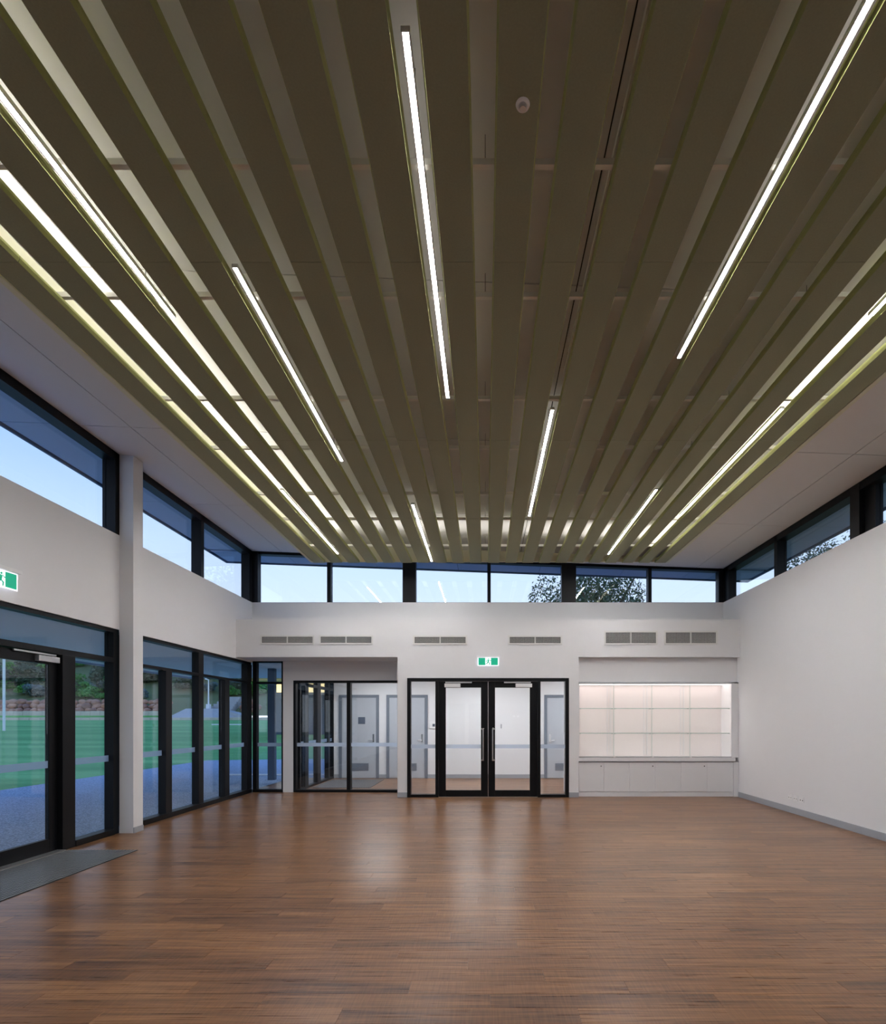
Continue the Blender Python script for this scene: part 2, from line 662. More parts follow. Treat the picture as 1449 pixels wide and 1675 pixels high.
# ------------------------------------------------------------------ walls
wl = struct('wall_left', (XL, 4, 0), 'white wall above the glazing on the lawn side', 'wall')
box('spandrel', XL - WT, XL, YR, YB + 0.2, HEAD, SILL, 'paint', wl)
box('pier', XL - WT, XL, YR, 2.2, 0, HEAD, 'paint', wl)
wr = struct('wall_right', (XR, 4, 0), 'long plain white wall with power points', 'wall')
box('wall_face', XR, XR + WT, YR, 14.6, 0, SILL, 'paint', wr)
wb = struct('wall_back', (0, YB, 0), 'white far wall stepping out below the high windows', 'wall')
box('bulkhead', XL, XR, YD, YB + 0.2, 2.727, 3.458, 'paint', wb)
box('upstand', XL, XR, YB, YB + 0.2, 3.458, SILL, 'paint', wb)
XD0, XD1 = px(650, YD), px(946.4, YD)           # door wall
DX0, DX1 = px(666.1, YD), px(930.3, YD)         # door frame
DTOP = 2.318
box('door_wall_head', XD0, XD1, YD, YD + 0.16, DTOP, 2.727, 'paint', wb)
box('door_wall_pier', XD0, DX0, YD, YD + 0.16, 0, DTOP, 'paint', wb)
box('door_wall_pier', DX1, XD1, YD, YD + 0.16, 0, DTOP, 'paint', wb)
box('door_wall_return', XD0, XD0 + 0.12, YD + 0.16, YB + 0.2, 0, 2.727, 'paint', wb)
RX0 = px(480.4, 11.6)                            # recess glazing starts
CXR = px(463.5, 11.6)                            # corner pane ends
box('recess_pier', CXR, RX0, YB, YB + 0.16, 0, 2.727, 'paint', wb)
box('recess_head', RX0, XD0, YB, YB + 0.16, 2.325, 2.727, 'paint', wb)
box('niche_return', XD1 - 0.16, XD1, YD + 0.16, 11.75, 0, 2.727, 'paint', wb)
box('niche_back', XD1, XR, 11.42, 11.75, 0, 2.727, 'paint', wb)
wq = struct('wall_rear', (0, YR, 0), 'white wall behind the viewer', 'wall')
box('wall_face', XL - WT, XR + WT, YR - 0.2, YR, 0, 5.3, 'paint', wq)
for (a, b) in ((-1.85, -1.05), (-0.85, -0.1), (0.12, 0.2)):
    box('door_panel', a, b, YR, YR + 0.04, 0.0, 2.35, 'doorgrey', wq)

# skirtings
tag(box('baseboard_right', XR - 0.012, XR, YR, 10.87, 0, 0.10, 'skirt', bev=0.002), 'grey skirting along the right wall', 'skirting', kind='structure')
tag(box('baseboard_back', XD0 - 0.0, DX0, YD - 0.012, YD, 0, 0.095, 'skirt'), 'grey skirting piece left of the black doors', 'skirting', kind='structure')
tag(box('baseboard_back', DX1, XD1, YD - 0.012, YD, 0, 0.095, 'skirt'), 'grey skirting piece right of the black doors', 'skirting', kind='structure')

# square column on the left
colm = struct('column', (-4.76, 7.48, 0), 'square white column standing against the left glazing', 'column')
prism = [(XL, 7.378), (-4.666, 7.378), (-4.666, 7.585), (XL, 7.585)]
V = []
for k in (0, 1):
    for (x, yy) in prism:
        V.append((x + 4.76, yy - 7.48, 0.0 if k == 0 else zc(x) - 0.004))
pyd('shaft', V, [(3, 2, 1, 0), (4, 5, 6, 7), (0, 1, 5, 4), (1, 2, 6, 5), (2, 3, 7, 6), (3, 0, 4, 7)], 'paint', (-4.76, 7.48, 0), colm)
box('base_trim', -4.666, -4.655, 7.378, 7.585, 0, 0.075, 'skirt', colm)

# ------------------------------------------------------------------ windows
NW = [0]


def window(label, loc):
    NW[0] += 1
    return struct('window_%d' % NW[0], loc, label, 'window')


def pane_x(w, xg, y0, y1, z0, z1, decal=False, name='pane', m='glass'):
    """glass in a plane of constant X"""
    p = box(name, xg - 0.006, xg + 0.006, y0, y1, z0, z1, m, w)
    if decal:
        box('decal_strip', xg + 0.008, xg + 0.010, y0, y1, 0.96, 1.04, 'decal', p)
    return p


def pane_y(w, yg, x0, x1, z0, z1, decal=False, name='pane', m='glass'):
    p = box(name, x0, x1, yg - 0.006, yg + 0.006, z0, z1, m, w)
    if decal:
        box('decal_strip', x0, x1, yg - 0.010, yg - 0.008, 0.95, 1.025, 'decal', p)
    return p


# lower glazing on the left, from the column to the corner
w = window('tall black-framed glazing between the white column and the corner', (XL, 9.5, 0))
XF0, XF1 = -4.99, -4.87        # frame depth
XG = -4.945
Z1, Z2 = 2.255, 2.30           # transom
ya, yb = 7.585, YB
box('sill', XF0, XF1 + 0.02, ya, yb, 0, 0.075, 'black', w, 0.003)
box('head', XF0, XF1, ya, yb, HEAD - 0.05, HEAD, 'black', w)
box('transom', XF0, XF1, ya, yb, Z1, Z2, 'black', w)
mull = [(px_y) for px_y in ()]


def y_at(p, x):
    return F * x / (p - 793.5)


M1 = (y_at(482 / 4.926 + 220, XG), y_at(557 / 4.926 + 220, XF1))      # main mullion
Ma = (y_at(214 / 4.926 + 220, XG), y_at(303 / 4.926 + 220, XF1))
Mb = (y_at(697 / 4.926 + 220, XG), y_at(766 / 4.926 + 220, XF1))
Mc = (y_at(878 / 4.926 + 220, XG), YB + 0.04)
box('jamb', XF0, XF1, ya - 0.06, ya + 0.02, 0.075, HEAD - 0.05, 'black', w)
for (a, b), full in ((M1, 1), (Ma, 0), (Mb, 0), (Mc, 1)):
    m_, = (max(b, a + 0.06),)
    if full:
        box('mullion', XF0, XF1, a, m_, 0.075, Z1, 'black_face', w, 0.002)
        box('mullion', XF0, XF1, a, m_, Z2, HEAD - 0.05, 'black_face', w, 0.002)
    else:
        box('mullion', XF0, XF1, a, m_, 0.075, Z1, 'black_face', w, 0.002)
ms = [(ya + 0.02, Ma[0]), (Ma[1], M1[0]), (M1[1], Mb[0]), (Mb[1], Mc[0])]
for (a, b) in ms:
    pane_x(w, XG, a, b, 0.075, Z1, True)
pane_x(w, XG, ya + 0.02, M1[0], Z2, HEAD - 0.05)
pane_x(w, XG, M1[1], Mc[0], Z2, HEAD - 0.05)

# door bay on the left, near the camera
w = window('black-framed door bay opening to the lawn beside the white column', (XL, 5.5, 0))
yj = 7.29
box('jamb', XF0, XF1, yj, 7.40, 0.0, HEAD - 0.05, 'black', w)
box('head', XF0, XF1, 2.2, 7.40, HEAD - 0.05, HEAD, 'black', w)
box('transom', XF0, XF1, 2.2, yj, Z1, Z2 + 0.02, 'black', w)
box('sill', XF0, XF1 + 0.02, 6.60, yj, 0, 0.075, 'black', w, 0.003)
box('door_post', XF0, XF1 + 0.01, 6.40, 6.60, 0.0, Z1, 'black', w, 0.003)
box('door_post', XF0, XF1 + 0.01, 4.24, 4.36, 0.0, Z1, 'black', w, 0.003)
box('sill', XF0, XF1 + 0.02, 2.2, 4.24, 0, 0.075, 'black', w, 0.003)
pane_x(w, XG, 6.60, yj, 0.075, Z1, True)
pane_x(w, XG, 2.25, 4.24, 0.075, Z1, True)
pane_x(w, XG, 2.25, yj, Z2 + 0.02, HEAD - 0.05)


def door_leaf_x(n, y0, y1, label, hinge):
    d = struct('door_%d' % n, (XG, (y0 + y1) / 2, 0), label, 'door')
    s = 0.115
    x0, x1 = XG - 0.025, XG + 0.025
    box('stile', x0, x1, y0, y0 + s, 0.01, Z1 - 0.005, 'black', d, 0.003)
    box('stile', x0, x1, y1 - s, y1, 0.01, Z1 - 0.005, 'black', d, 0.003)
    box('top_rail', x0, x1, y0 + s, y1 - s, Z1 - 0.125, Z1 - 0.005, 'black', d, 0.003)
    box('bottom_rail', x0, x1, y0 + s, y1 - s, 0.01, 0.16, 'black', d, 0.003)
    pane_x(d, XG, y0 + s, y1 - s, 0.16, Z1 - 0.125, True)
    hy = y1 if hinge > 0 else y0
    hx = -hinge
    c = box('door_closer', x1, x1 + 0.05, hy + hx * 0.02, hy + hx * 0.32, Z1 - 0.105, Z1 - 0.04, 'alu', d, 0.004)
    box('closer_arm', x1 + 0.012, x1 + 0.03, hy + hx * 0.05, hy + hx * 0.62, Z1 - 0.028, Z1 - 0.010, 'alu', c)
    py = y0 + 0.06 if hinge > 0 else y1 - 0.06
    h = cyl('pull_handle', (x1 + 0.05, py, 0.78), (x1 + 0.05, py, 1.38), 0.012, 0.012, 'steel', d)
    for z in (0.84, 1.32):
        cyl('handle_mount', (x1, py, z), (x1 + 0.05, py, z), 0.008, 0.008, 'steel', h, 8)
    return d


door_leaf_x(1, 5.385, 6.395, 'black glass door with grey closer next to the entrance mat', 1)
door_leaf_x(2, 4.37, 5.38, 'black glass door leaf nearer the viewer, opening to the lawn', -1)
tag(box('door_threshold', XF0, XL + 0.03, 4.36, 6.40, 0.0, 0.012, 'alu'), 'metal threshold strip under the left glass doors', 'threshold', kind='structure')

# corner pane beside the far left corner
w = window('narrow black-framed pane at the far left corner', (-4.5, 11.6, 0))
YG = 11.66
y0f, y1f = 11.60, 11.72
gx0, gx1 = px(421.5, YG), px(462, YG)
box('sill', XL, CXR, y0f - 0.02, y1f, 0, 0.06, 'black', w, 0.003)
box('jamb', XL, gx0, y0f, y1f, 0.06, 2.727, 'black', w)
box('jamb', gx1, CXR + 0.01, y0f, y1f, 0.06, 2.727, 'black', w)
box('transom', gx0, gx1, y0f, y1f, Z1, Z2, 'black', w)
box('head', gx0, gx1, y0f, y1f, 2.70, 2.727, 'black', w)
pane_y(w, YG, gx0, gx1, 0.06, Z1, True)
pane_y(w, YG, gx0, gx1, Z2, 2.70)

# recess glazing to the corridor
w = window('black-framed internal glazing looking into the corridor, left of the doors', (-2.9, 11.6, 0))
x1r = XD0 + 0.0
mm0, mm1 = px(568, 11.63), px(574, 11.63)
box('sill', RX0, x1r, y0f - 0.03, y1f, 0, 0.05, 'black', w, 0.003)
box('head', RX0, x1r, y0f - 0.03, y1f, 2.28, 2.325, 'black', w, 0.003)
box('jamb', RX0, RX0 + 0.05, y0f - 0.03, y1f, 0.05, 2.28, 'black', w, 0.003)
box('mullion', mm0, mm1, y0f - 0.03, y1f, 0.05, 2.28, 'black', w, 0.003)
pane_y(w, YG, RX0 + 0.05, mm0, 0.05, 2.28, True)
pane_y(w, YG, mm1, x1r, 0.05, 2.28, True)

# ---- double doors with side lights
w = window('black frame with two side lights around the double doors', (0, YD, 0))
fy0, fy1 = YD - 0.02, YD + 0.12
DG = YD + 0.05
sl = [px(671.7, YD), px(712.1, YD)]
sr = [px(883.9, YD), px(924.6, YD)]
l0, lm, l1 = px(717.2, YD), px(798.3, YD), px(879.4, YD)
box('frame_post', DX0, sl[0], fy0, fy1, 0, DTOP, 'black', w, 0.003)
box('frame_post', sr[1], DX1, fy0, fy1, 0, DTOP, 'black', w, 0.003)
box('frame_head', sl[0], sr[1], fy0, fy1, DTOP - 0.062, DTOP, 'black', w, 0.003)
box('frame_post', sl[1], l0, fy0, fy1, 0, DTOP - 0.062, 'black', w, 0.003)
box('frame_post', l1, sr[0], fy0, fy1, 0, DTOP - 0.062, 'black', w, 0.003)
for (a, b) in (sl, sr):
    box('sill', a, b, fy0, fy1, 0, 0.055, 'black', w, 0.003)
    pane_y(w, DG, a, b, 0.055, DTOP - 0.062, True)


def door_leaf_y(n, x0, x1, label, hinge):
    d = struct('door_%d' % n, ((x0 + x1) / 2, DG, 0), label, 'door')
    ya_, yb_ = DG - 0.025, DG + 0.025
    ztop = DTOP - 0.066
    if hinge < 0:
        ga, gb = px(728.8, YD), px(786.6, YD)
    else:
        ga, gb = px(809.7, YD), px(866.8, YD)
    g0, g1 = pz(1292.8, YD), pz(1124.6, YD)
    box('stile', x0, ga, ya_, yb_, 0.008, ztop, 'black', d, 0.003)
    box('stile', gb, x1, ya_, yb_, 0.008, ztop, 'black', d, 0.003)
    box('top_rail', ga, gb, ya_, yb_, g1, ztop, 'black', d, 0.003)
    box('bottom_rail', ga, gb, ya_, yb_, 0.008, g0, 'black', d, 0.003)
    pane_y(d, DG, ga, gb, g0, g1, True)
    z0, z1 = pz(1124.2, YD), pz(1118.2, YD)
    if hinge < 0:
        c0, c1, a0, a1 = px(727, YD), px(753, YD), px(728.4, YD), px(771.6, YD)
        hx_ = px(790.0, YD)
    else:
        c0, c1, a0, a1 = px(843.2, YD), px(870, YD), px(824.4, YD), px(868, YD)
        hx_ = px(805.6, YD)
    c = box('door_closer', c0, c1, ya_ - 0.05, ya_, z0, z1, 'white_plastic', d, 0.004)
    box('closer_arm', a0, a1, ya_ - 0.045, ya_ - 0.02, pz(1117.4, YD), pz(1115.2, YD), 'alu', c)
    zt, zb = pz(1191, YD), pz(1244.5, YD)
    h = box('pull_handle', hx_ - 0.013, hx_ + 0.013, ya_ - 0.075, ya_ - 0.05, zb, zt, 'steel', d, 0.004)
    sgn = -0.02 if hinge < 0 else 0.02
    for z in (zb + 0.015, zt - 0.015):
        box('handle_mount', hx_ - 0.02 + sgn, hx_ + 0.02 + sgn, ya_ - 0.07, ya_, z - 0.014, z + 0.014, 'steel', h, 0.003)


door_leaf_y(3, l0 + 0.003, lm - 0.002, 'left leaf of the black glazed double doors', -1)
door_leaf_y(4, lm + 0.002, l1 - 0.003, 'right leaf of the black glazed double doors', 1)

# ---- clerestory windows
HF = 0.10                      # head frame height


def head_bar(w, x0, x1, y0, y1, h=HF):
    """black head following the ceiling slope (world coords)"""
    cx, cy = (x0 + x1) / 2, (y0 + y1) / 2
    V = []
    for dz in (-h, -0.003):
        for (x, yy) in ((x0, y0), (x1, y0), (x1, y1), (x0, y1)):
            V.append((x - cx, yy - cy, zc(x) - zc(cx) + dz))
    return pyd('head', V, [(3, 2, 1, 0), (4, 5, 6, 7), (0, 1, 5, 4), (1, 2, 6, 5), (2, 3, 7, 6), (3, 0, 4, 7)], 'black', (cx, cy, zc(cx)), w)


def post(w, x0, x1, y0, y1, z0=SILL, name='mullion', m='black_face', top=None):
    cx, cy = (x0 + x1) / 2, (y0 + y1) / 2
    V = []
    for k in (0, 1):
        for (x, yy) in ((x0, y0), (x1, y0), (x1, y1), (x0, y1)):
            V.append((x - cx, yy - cy, 0 if k == 0 else zc(x) - z0 - 0.003))
    return pyd(name, V, [(3, 2, 1, 0), (4, 5, 6, 7), (0, 1, 5, 4), (1, 2, 6, 5), (2, 3, 7, 6), (3, 0, 4, 7)], m, (cx, cy, z0), w)


def tall_pane(w, x0, x1, y0, y1, z0=SILL):
    return post(w, x0, x1, y0, y1, z0, 'pane', 'glass')


GL = -4.985
FL0, FL1 = -5.03, -4.86
w = window('high strip window above the lawn doors, nearer than the column', (GL, 4, SILL))
head_bar(w, FL0, FL1, YR, 7.40)
post(w, FL0, FL1, 7.31, 7.42, name='jamb')
post(w, FL0, FL1, 1.95, 2.06)
tall_pane(w, GL - 0.006, GL + 0.006, 2.06, 7.31)
tall_pane(w, GL - 0.006, GL + 0.006, YR, 1.95)
box('sill', FL0 - 0.03, -4.90, YR, 7.42, SILL - 0.01, SILL + 0.015, 'black', w)
w = window('high strip window on the left between the column and the far corner', (GL, 9.5, SILL))
head_bar(w, FL0, FL1, 7.42, YB)
ym0, ym1 = y_at(317, GL), y_at(333, FL1)
post(w, FL0, FL1, 7.42, 7.60, name='jamb')
post(w, FL0, FL1, ym0, max(ym1, ym0 + 0.1))
yc0 = y_at(398, GL)
post(w, FL0, FL1, yc0, YB + 0.12, name='corner_post')
tall_pane(w, GL - 0.006, GL + 0.006, 7.60, ym0)
tall_pane(w, GL - 0.006, GL + 0.006, max(ym1, ym0 + 0.1), yc0)
box('sill', FL0 - 0.03, -4.90, 7.42, YB, SILL - 0.01, SILL + 0.015, 'black', w)

w = window('row of high windows across the far wall', (0, YB, SILL))
GB = 11.70
FB0, FB1 = 11.60, 11.75
head_bar(w, XL, XR, FB0, FB1, 0.05)
edges = [(413, 422, 1), (537, 543, 0), (658.5, 680, 1), (797, 802.5, 0), (918.5, 942, 1), (1058, 1063.5, 0), (1175, 1184.5, 1)]
prev = None
for (a, b, big) in edges:
    xa, xb = px(a, FB0 if big else GB), px(b, FB0 if big else GB)
    post(w, xa, xb, (FB0 if not big else YB + 0.01), FB1, name='mullion' if not big else 'wide_mullion', m='black_face')
    if prev is not None:
        tall_pane(w, prev, xa, GB - 0.006, GB + 0.006)
    prev = xb
box('sill', XL, XR, 11.62, 11.80, SILL - 0.01, SILL + 0.012, 'black', w)

GR = 5.09
FR0, FR1 = 4.965, 5.13
w = window('high strip window on the right between the corner and the black post', (GR, 9.5, SILL))
head_bar(w, FR0, FR1, 7.56, YB)
post(w, FR0, FR1, 11.36, YB + 0.12, name='corner_post')
ym0, ym1 = y_at(1283, GR), y_at(1267, FR0)
post(w, FR0, FR1, ym0, max(ym1, ym0 + 0.1))
tall_pane(w, GR - 0.006, GR + 0.006, 7.56, ym0)
tall_pane(w, GR - 0.006, GR + 0.006, max(ym1, ym0 + 0.1), 11.36)
box('sill', 5.0, FR1 + 0.03, 7.4, YB, SILL - 0.01, SILL + 0.015, 'black', w)
w = window('high strip window on the right nearer than the black post', (GR, 4, SILL))
post(w, 4.955, 5.13, 7.37, 7.56, name='wide_mullion')
post(w, 5.03, 5.13, 7.17, 7.37, name='jamb')
head_bar(w, FR0, FR1, YR, 7.37)
post(w, FR0, FR1, 1.95, 2.06)
tall_pane(w, GR - 0.006, GR + 0.006, 2.06, 7.17)
tall_pane(w, GR - 0.006, GR + 0.006, YR, 1.95)
box('sill', 5.0, FR1 + 0.03, YR, 7.4, SILL - 0.01, SILL + 0.015, 'black', w)

# ------------------------------------------------------------------ slatted ceiling
H0 = EYE + 3.10                 # underside of the slats
ST = 0.046                      # thickness
lefts = [514.5, 542.4, 571, 599.7, 628.2, 656.8, 685, 712.8, 740.6, 769.6, 798.8, 826.9, 854.4, 881.4, 909, 936.2, 963.1, 989.4, 1015.6, 1043.2, 1070]
rights = [532.3, 560.4, 588.4, 617.1, 645.6, 673.7, 701.2, 730, 757.7, 786.7, 815.7, 843.8, 871.8, 899, 925.9, 953, 979.7, 1006.6, 1034.4, 1061.8, 1087.4]
SLX = [((a - 793.5) / 256.5 * 3.1, (b - 793.5) / 256.5 * 3.1) for a, b in zip(lefts, rights)]
SEAM = [-1.034, 1.366, 3.766, 6.167, 8.572, 10.965]
slats = empty('slatted_ceiling', (0, 5, H0), 'suspended ceiling of long parallel olive-green acoustic slats on cross rails', 'slatted ceiling')
slats['kind'] = 'thing'


def slat_mesh(w, ln):
    key = ('slat', round(w, 3), round(ln, 3))
    if key not in MCACHE:
        c = 0.010
        h = ln / 2 - 0.0015
        prof = [(-w / 2, 0.0), (w / 2, 0.0), (w / 2 + c, 0.026), (w / 2 + c, ST), (-w / 2 - c, ST), (-w / 2 - c, 0.026)]
        n = 6
        V = [(x, -h, z) for x, z in prof] + [(x, h, z) for x, z in prof]
        Fc = [(i, n + i, n + (i + 1) % n, (i + 1) % n) for i in range(n)] + [tuple(range(n)), tuple(range(2 * n - 1, n - 1, -1))]
        me = bpy.data.meshes.new('slat')
        me.from_pydata(V, [], Fc)
        me.materials.append(MATS['slat'])
        me.materials.append(MATS['slat_side'])
        for i, p in enumerate(me.polygons):
            p.material_index = 0 if i in (0, 6, 7) else 1
        bm = bmesh.new()
        bm.from_mesh(me)
        bmesh.ops.recalc_face_normals(bm, faces=bm.faces)
        bm.to_mesh(me)
        bm.free()
        MCACHE[key] = me
    return MCACHE[key]


for (a, b) in SLX:
    for j in range(len(SEAM) - 1):
        link('slat', slat_mesh(0.209, SEAM[j + 1] - SEAM[j]), ((a + b) / 2, (SEAM[j] + SEAM[j + 1]) / 2, H0), slats)
RAILY = [-0.45, 0.87, 1.85, 3.17, 4.154, 5.48, 6.47, 7.777, 8.755, 10.09]
for yr in RAILY:
    r = box('rail', -3.36, 3.54, yr - 0.016, yr + 0.016, H0 + 0.05, H0 + 0.087, 'rail', slats)
    for xh in (-2.4, -1.2, 0.0, 1.2, 2.4):
        cyl('hanger', (xh, yr, H0 + 0.087), (xh, yr, zc(xh) - 0.001), 0.002, 0.002, 'wire', r, 6)


def fascia(x0, x1, y0, y1):
    cx, cy = (x0 + x1) / 2, (y0 + y1) / 2
    V = []
    for k in (0, 1):
        for (x, yy) in ((x0, y0), (x1, y0), (x1, y1), (x0, y1)):
            V.append((x - cx, yy - cy, 0 if k == 0 else zc(x) - 0.002 - (H0 + 0.012)))
    return pyd('edge_board', V, [(3, 2, 1, 0), (4, 5, 6, 7), (0, 1, 5, 4), (1, 2, 6, 5), (2, 3, 7, 6), (3, 0, 4, 7)], 'cream', (cx, cy, H0 + 0.012), slats)


fascia(-3.445, -3.395, SEAM[0], 10.99)
fascia(3.575, 3.625, SEAM[0], 10.99)
fascia(-3.395, 3.575, 10.945, 10.97)
fascia(-3.395, 3.575, SEAM[0] - 0.03, SEAM[0] - 0.005)

tr = tag(box('cable_tray', 0.735, 0.765, 0.9, 5.35, zc(0.75) - 0.075, zc(0.75) - 0.035, 'rail'), 'pale metal tray above the slats by the dark ceiling joint', 'cable tray')
for yy in (1.2, 3.0, 5.0):
    box('bracket', 0.74, 0.76, yy, yy + 0.03, zc(0.75) - 0.035, zc(0.75) - 0.001, 'wire', tr)

# smoke detector on a slat
dx, dy = px(855, 910 * 3.1 / 1007), 910 * 3.1 / 1007
sd = empty('smoke_detector', (dx, dy, H0), 'small round white detector fixed under a slat', 'smoke detector')
cyl('base', (dx, dy, H0), (dx, dy, H0 - 0.008), 0.036, 0.033, 'white_plastic', sd, 24)
cyl('sensor', (dx, dy, H0 - 0.008), (dx, dy, H0 - 0.026), 0.021, 0.017, 'alu', sd, 20)

# ------------------------------------------------------------------ linear lights
def gapx(i):
    """centre of the gap to the right of slat i"""
    return (SLX[i][1] + SLX[i + 1][0]) / 2


def linear_light(i, y0, y1, label):
    x = gapx(i)
    t = empty('linear_light', (x, (y0 + y1) / 2, H0), label, 'light', 'linear lights between the slats')
    z0 = H0 + 0.002
    multi_box('housing', [(x - 0.021, x + 0.021, y0, y1, z0 + 0.014, z0 + 0.032), (x - 0.021, x - 0.014, y0, y1, z0 + 0.006, z0 + 0.014), (x + 0.014, x + 0.021, y0, y1, z0 + 0.006, z0 + 0.014)], 'lampbody', t, (x, (y0 + y1) / 2, z0 + 0.03))
    box('diffuser', x - 0.014, x + 0.014, y0 + 0.004, y1 - 0.004, z0 + 0.007, z0 + 0.014, 'led', t)
    for ye in (y0, y1 - 0.004):
        box('end_cap', x - 0.014, x + 0.014, ye, ye + 0.004, z0 + 0.006, z0 + 0.014, 'white_plastic', t)
    box('top_fill_glow', x - 0.014, x + 0.014, y0 + 0.10, y1 - 0.10, z0 + 0.032, z0 + 0.035, 'ceiling_fill', t)  # upward glow added on the housing to brighten the ceiling above
    for ys in (y0 + 0.35, y1 - 0.35):
        cyl('suspension_wire', (x, ys, z0 + 0.035), (x, ys, zc(x) - 0.001), 0.0025, 0.0025, 'wire', t, 6)
    return t


linear_light(8, 2.51, 5.37, 'long lit strip light just left of the middle, nearest the viewer')
linear_light(14, 1.90, 4.78, 'long lit strip light running out of the top right corner of the picture')
linear_light(2, 1.42, 4.30, 'long lit strip light running out of the left edge of the picture')
linear_light(4, 3.82, 6.68, 'lit strip light halfway down the ceiling on the left')
linear_light(1, 7.52, 10.40, 'far left lit strip light above the far left window')
linear_light(6, 8.02, 10.90, 'short-looking lit strip light at the far end left of the middle')
linear_light(11, 5.57, 8.48, 'lit strip light right of the middle pointing at the double doors')
linear_light(16, 7.50, 10.42, 'lit strip light at the far end above the display case')
linear_light(18, 5.55, 8.45, 'lit strip light in the outer right gap, farther of the two there')
linear_light(18, 1.40, 4.28, 'lit strip light cut off by the right edge of the picture')

# concealed strips lying on the slats along the edges
def cove(x0, x1, y0, y1, where, m='cove'):
    t = empty('concealed_strip_light', ((x0 + x1) / 2, (y0 + y1) / 2, H0 + ST), where, 'light', 'concealed strips on top of the slats')
    box('channel', x0, x1, y0, y1, H0 + ST, H0 + ST + 0.008, 'lampbody', t)
    box('diffuser', x0 + 0.006, x1 - 0.006, y0 + 0.004, y1 - 0.004, H0 + ST + 0.008, H0 + ST + 0.016, m, t)


ORD = ['second', 'third', 'fourth', 'fifth', 'sixth', 'seventh', 'eighth', 'ninth', 'tenth', 'first']
for (i, side) in ((1, 'left'), (19, 'right')):
    xc_ = (SLX[i][0] + SLX[i][1]) / 2
    for a, b in zip(RAILY[1:-1], RAILY[2:]):
        cove(xc_ - 0.03, xc_ + 0.03, a + 0.03, b - 0.03, 'upward strip light on the second slat from the %s edge, %s from the far end' % (side, ORD[len(RAILY) - 2 - RAILY.index(b)]))
NTH = ['third', 'fourth', 'fifth', 'sixth', 'seventh', 'eighth', 'ninth', 'tenth', 'eleventh', 'twelfth', 'thirteenth', 'fourteenth', 'fifteenth', 'sixteenth', 'seventeenth', 'eighteenth', 'nineteenth']
for i in range(2, 19):  # unseen glowing strips added to brighten the ceiling at the far end
    xc_ = (SLX[i][0] + SLX[i][1]) / 2
    cove(xc_ - 0.05, xc_ + 0.05, 9.25, 9.85, 'added unseen fill light near the far end on the %s slat from the left' % NTH[i - 2], 'far_ceiling_fill')

# ------------------------------------------------------------------ air grilles
def grille(x0p, x1p, y0p, y1p, label):
    yy = YD
    x0, x1, z0, z1 = px(x0p, yy), px(x1p, yy), pz(y1p, yy), pz(y0p, yy)
    t = empty('air_grille', ((x0 + x1) / 2, yy, z0), label, 'air grille', 'air grilles along the bulkhead')
    b = 0.032
    multi_box('frame', [(x0, x1, yy - 0.014, yy, z0, z0 + b), (x0, x1, yy - 0.014, yy, z1 - b, z1), (x0, x0 + b, yy - 0.014, yy, z0 + b, z1 - b), (x1 - b, x1, yy - 0.014, yy, z0 + b, z1 - b)], 'grille', t)
    box('backing', x0 + b, x1 - b, yy - 0.003, yy, z0 + b, z1 - b, 'dark', t)
    xm = (x0 + x1) / 2
    box('centre_bar', xm - 0.010, xm + 0.010, yy - 0.012, yy - 0.003, z0 + b, z1 - b, 'grille', t)
    n = 44
    for k in range(1, n):
        xx = x0 + b + (x1 - x0 - 2 * b) * k / n
        box('vertical_blade', xx - 0.0015, xx + 0.0015, yy - 0.009, yy - 0.004, z0 + b, z1 - b, 'grille', t)
    hh = z1 - z0 - 2 * b
    nh = max(5, int(round(hh / 0.022)))
    for k in range(1, nh):
        zz = z0 + b + hh * k / nh
        box('blade', x0 + b, x1 - b, yy - 0.0085, yy - 0.0035, zz - 0.0018, zz + 0.0018, 'grille', t)


grille(425.9, 514, 1039, 1054.2, 'low white air grille nearest the far left corner')
grille(522, 610, 1039, 1054.2, 'low white air grille, second from the far left corner')
grille(675.5, 764, 1039.4, 1054.6, 'low white air grille above the left side light of the doors')
grille(831, 919.4, 1039.4, 1054.6, 'low white air grille above the right leaf of the doors')
grille(988, 1075, 1032, 1054.6, 'taller white air grille over the display case, left one')
grille(1086, 1172.8, 1032, 1054.6, 'taller white air grille over the display case, right one by the wall')


# ------------------------------------------------------------------ exit signs
MAN = [
    [(0.30, 0.86), (0.42, 0.90), (0.47, 0.82), (0.40, 0.74), (0.30, 0.77)],                      # head
    [(0.10, 0.66), (0.34, 0.74), (0.46, 0.66), (0.40, 0.40), (0.22, 0.42), (0.26, 0.62)],        # torso
    [(0.40, 0.72), (0.62, 0.56), (0.74, 0.60), (0.73, 0.66), (0.62, 0.64), (0.46, 0.74)],        # front arm
    [(0.12, 0.68), (-0.02, 0.46), (0.05, 0.43), (0.18, 0.60)],                                   # rear arm
    [(0.24, 0.44), (0.40, 0.42), (0.58, 0.30), (0.52, 0.04), (0.43, 0.06), (0.46, 0.25)],        # front leg
    [(0.24, 0.46), (0.34, 0.36), (0.18, 0.18), (-0.08, 0.12), (-0.09, 0.20), (0.11, 0.26)],      # rear leg
]


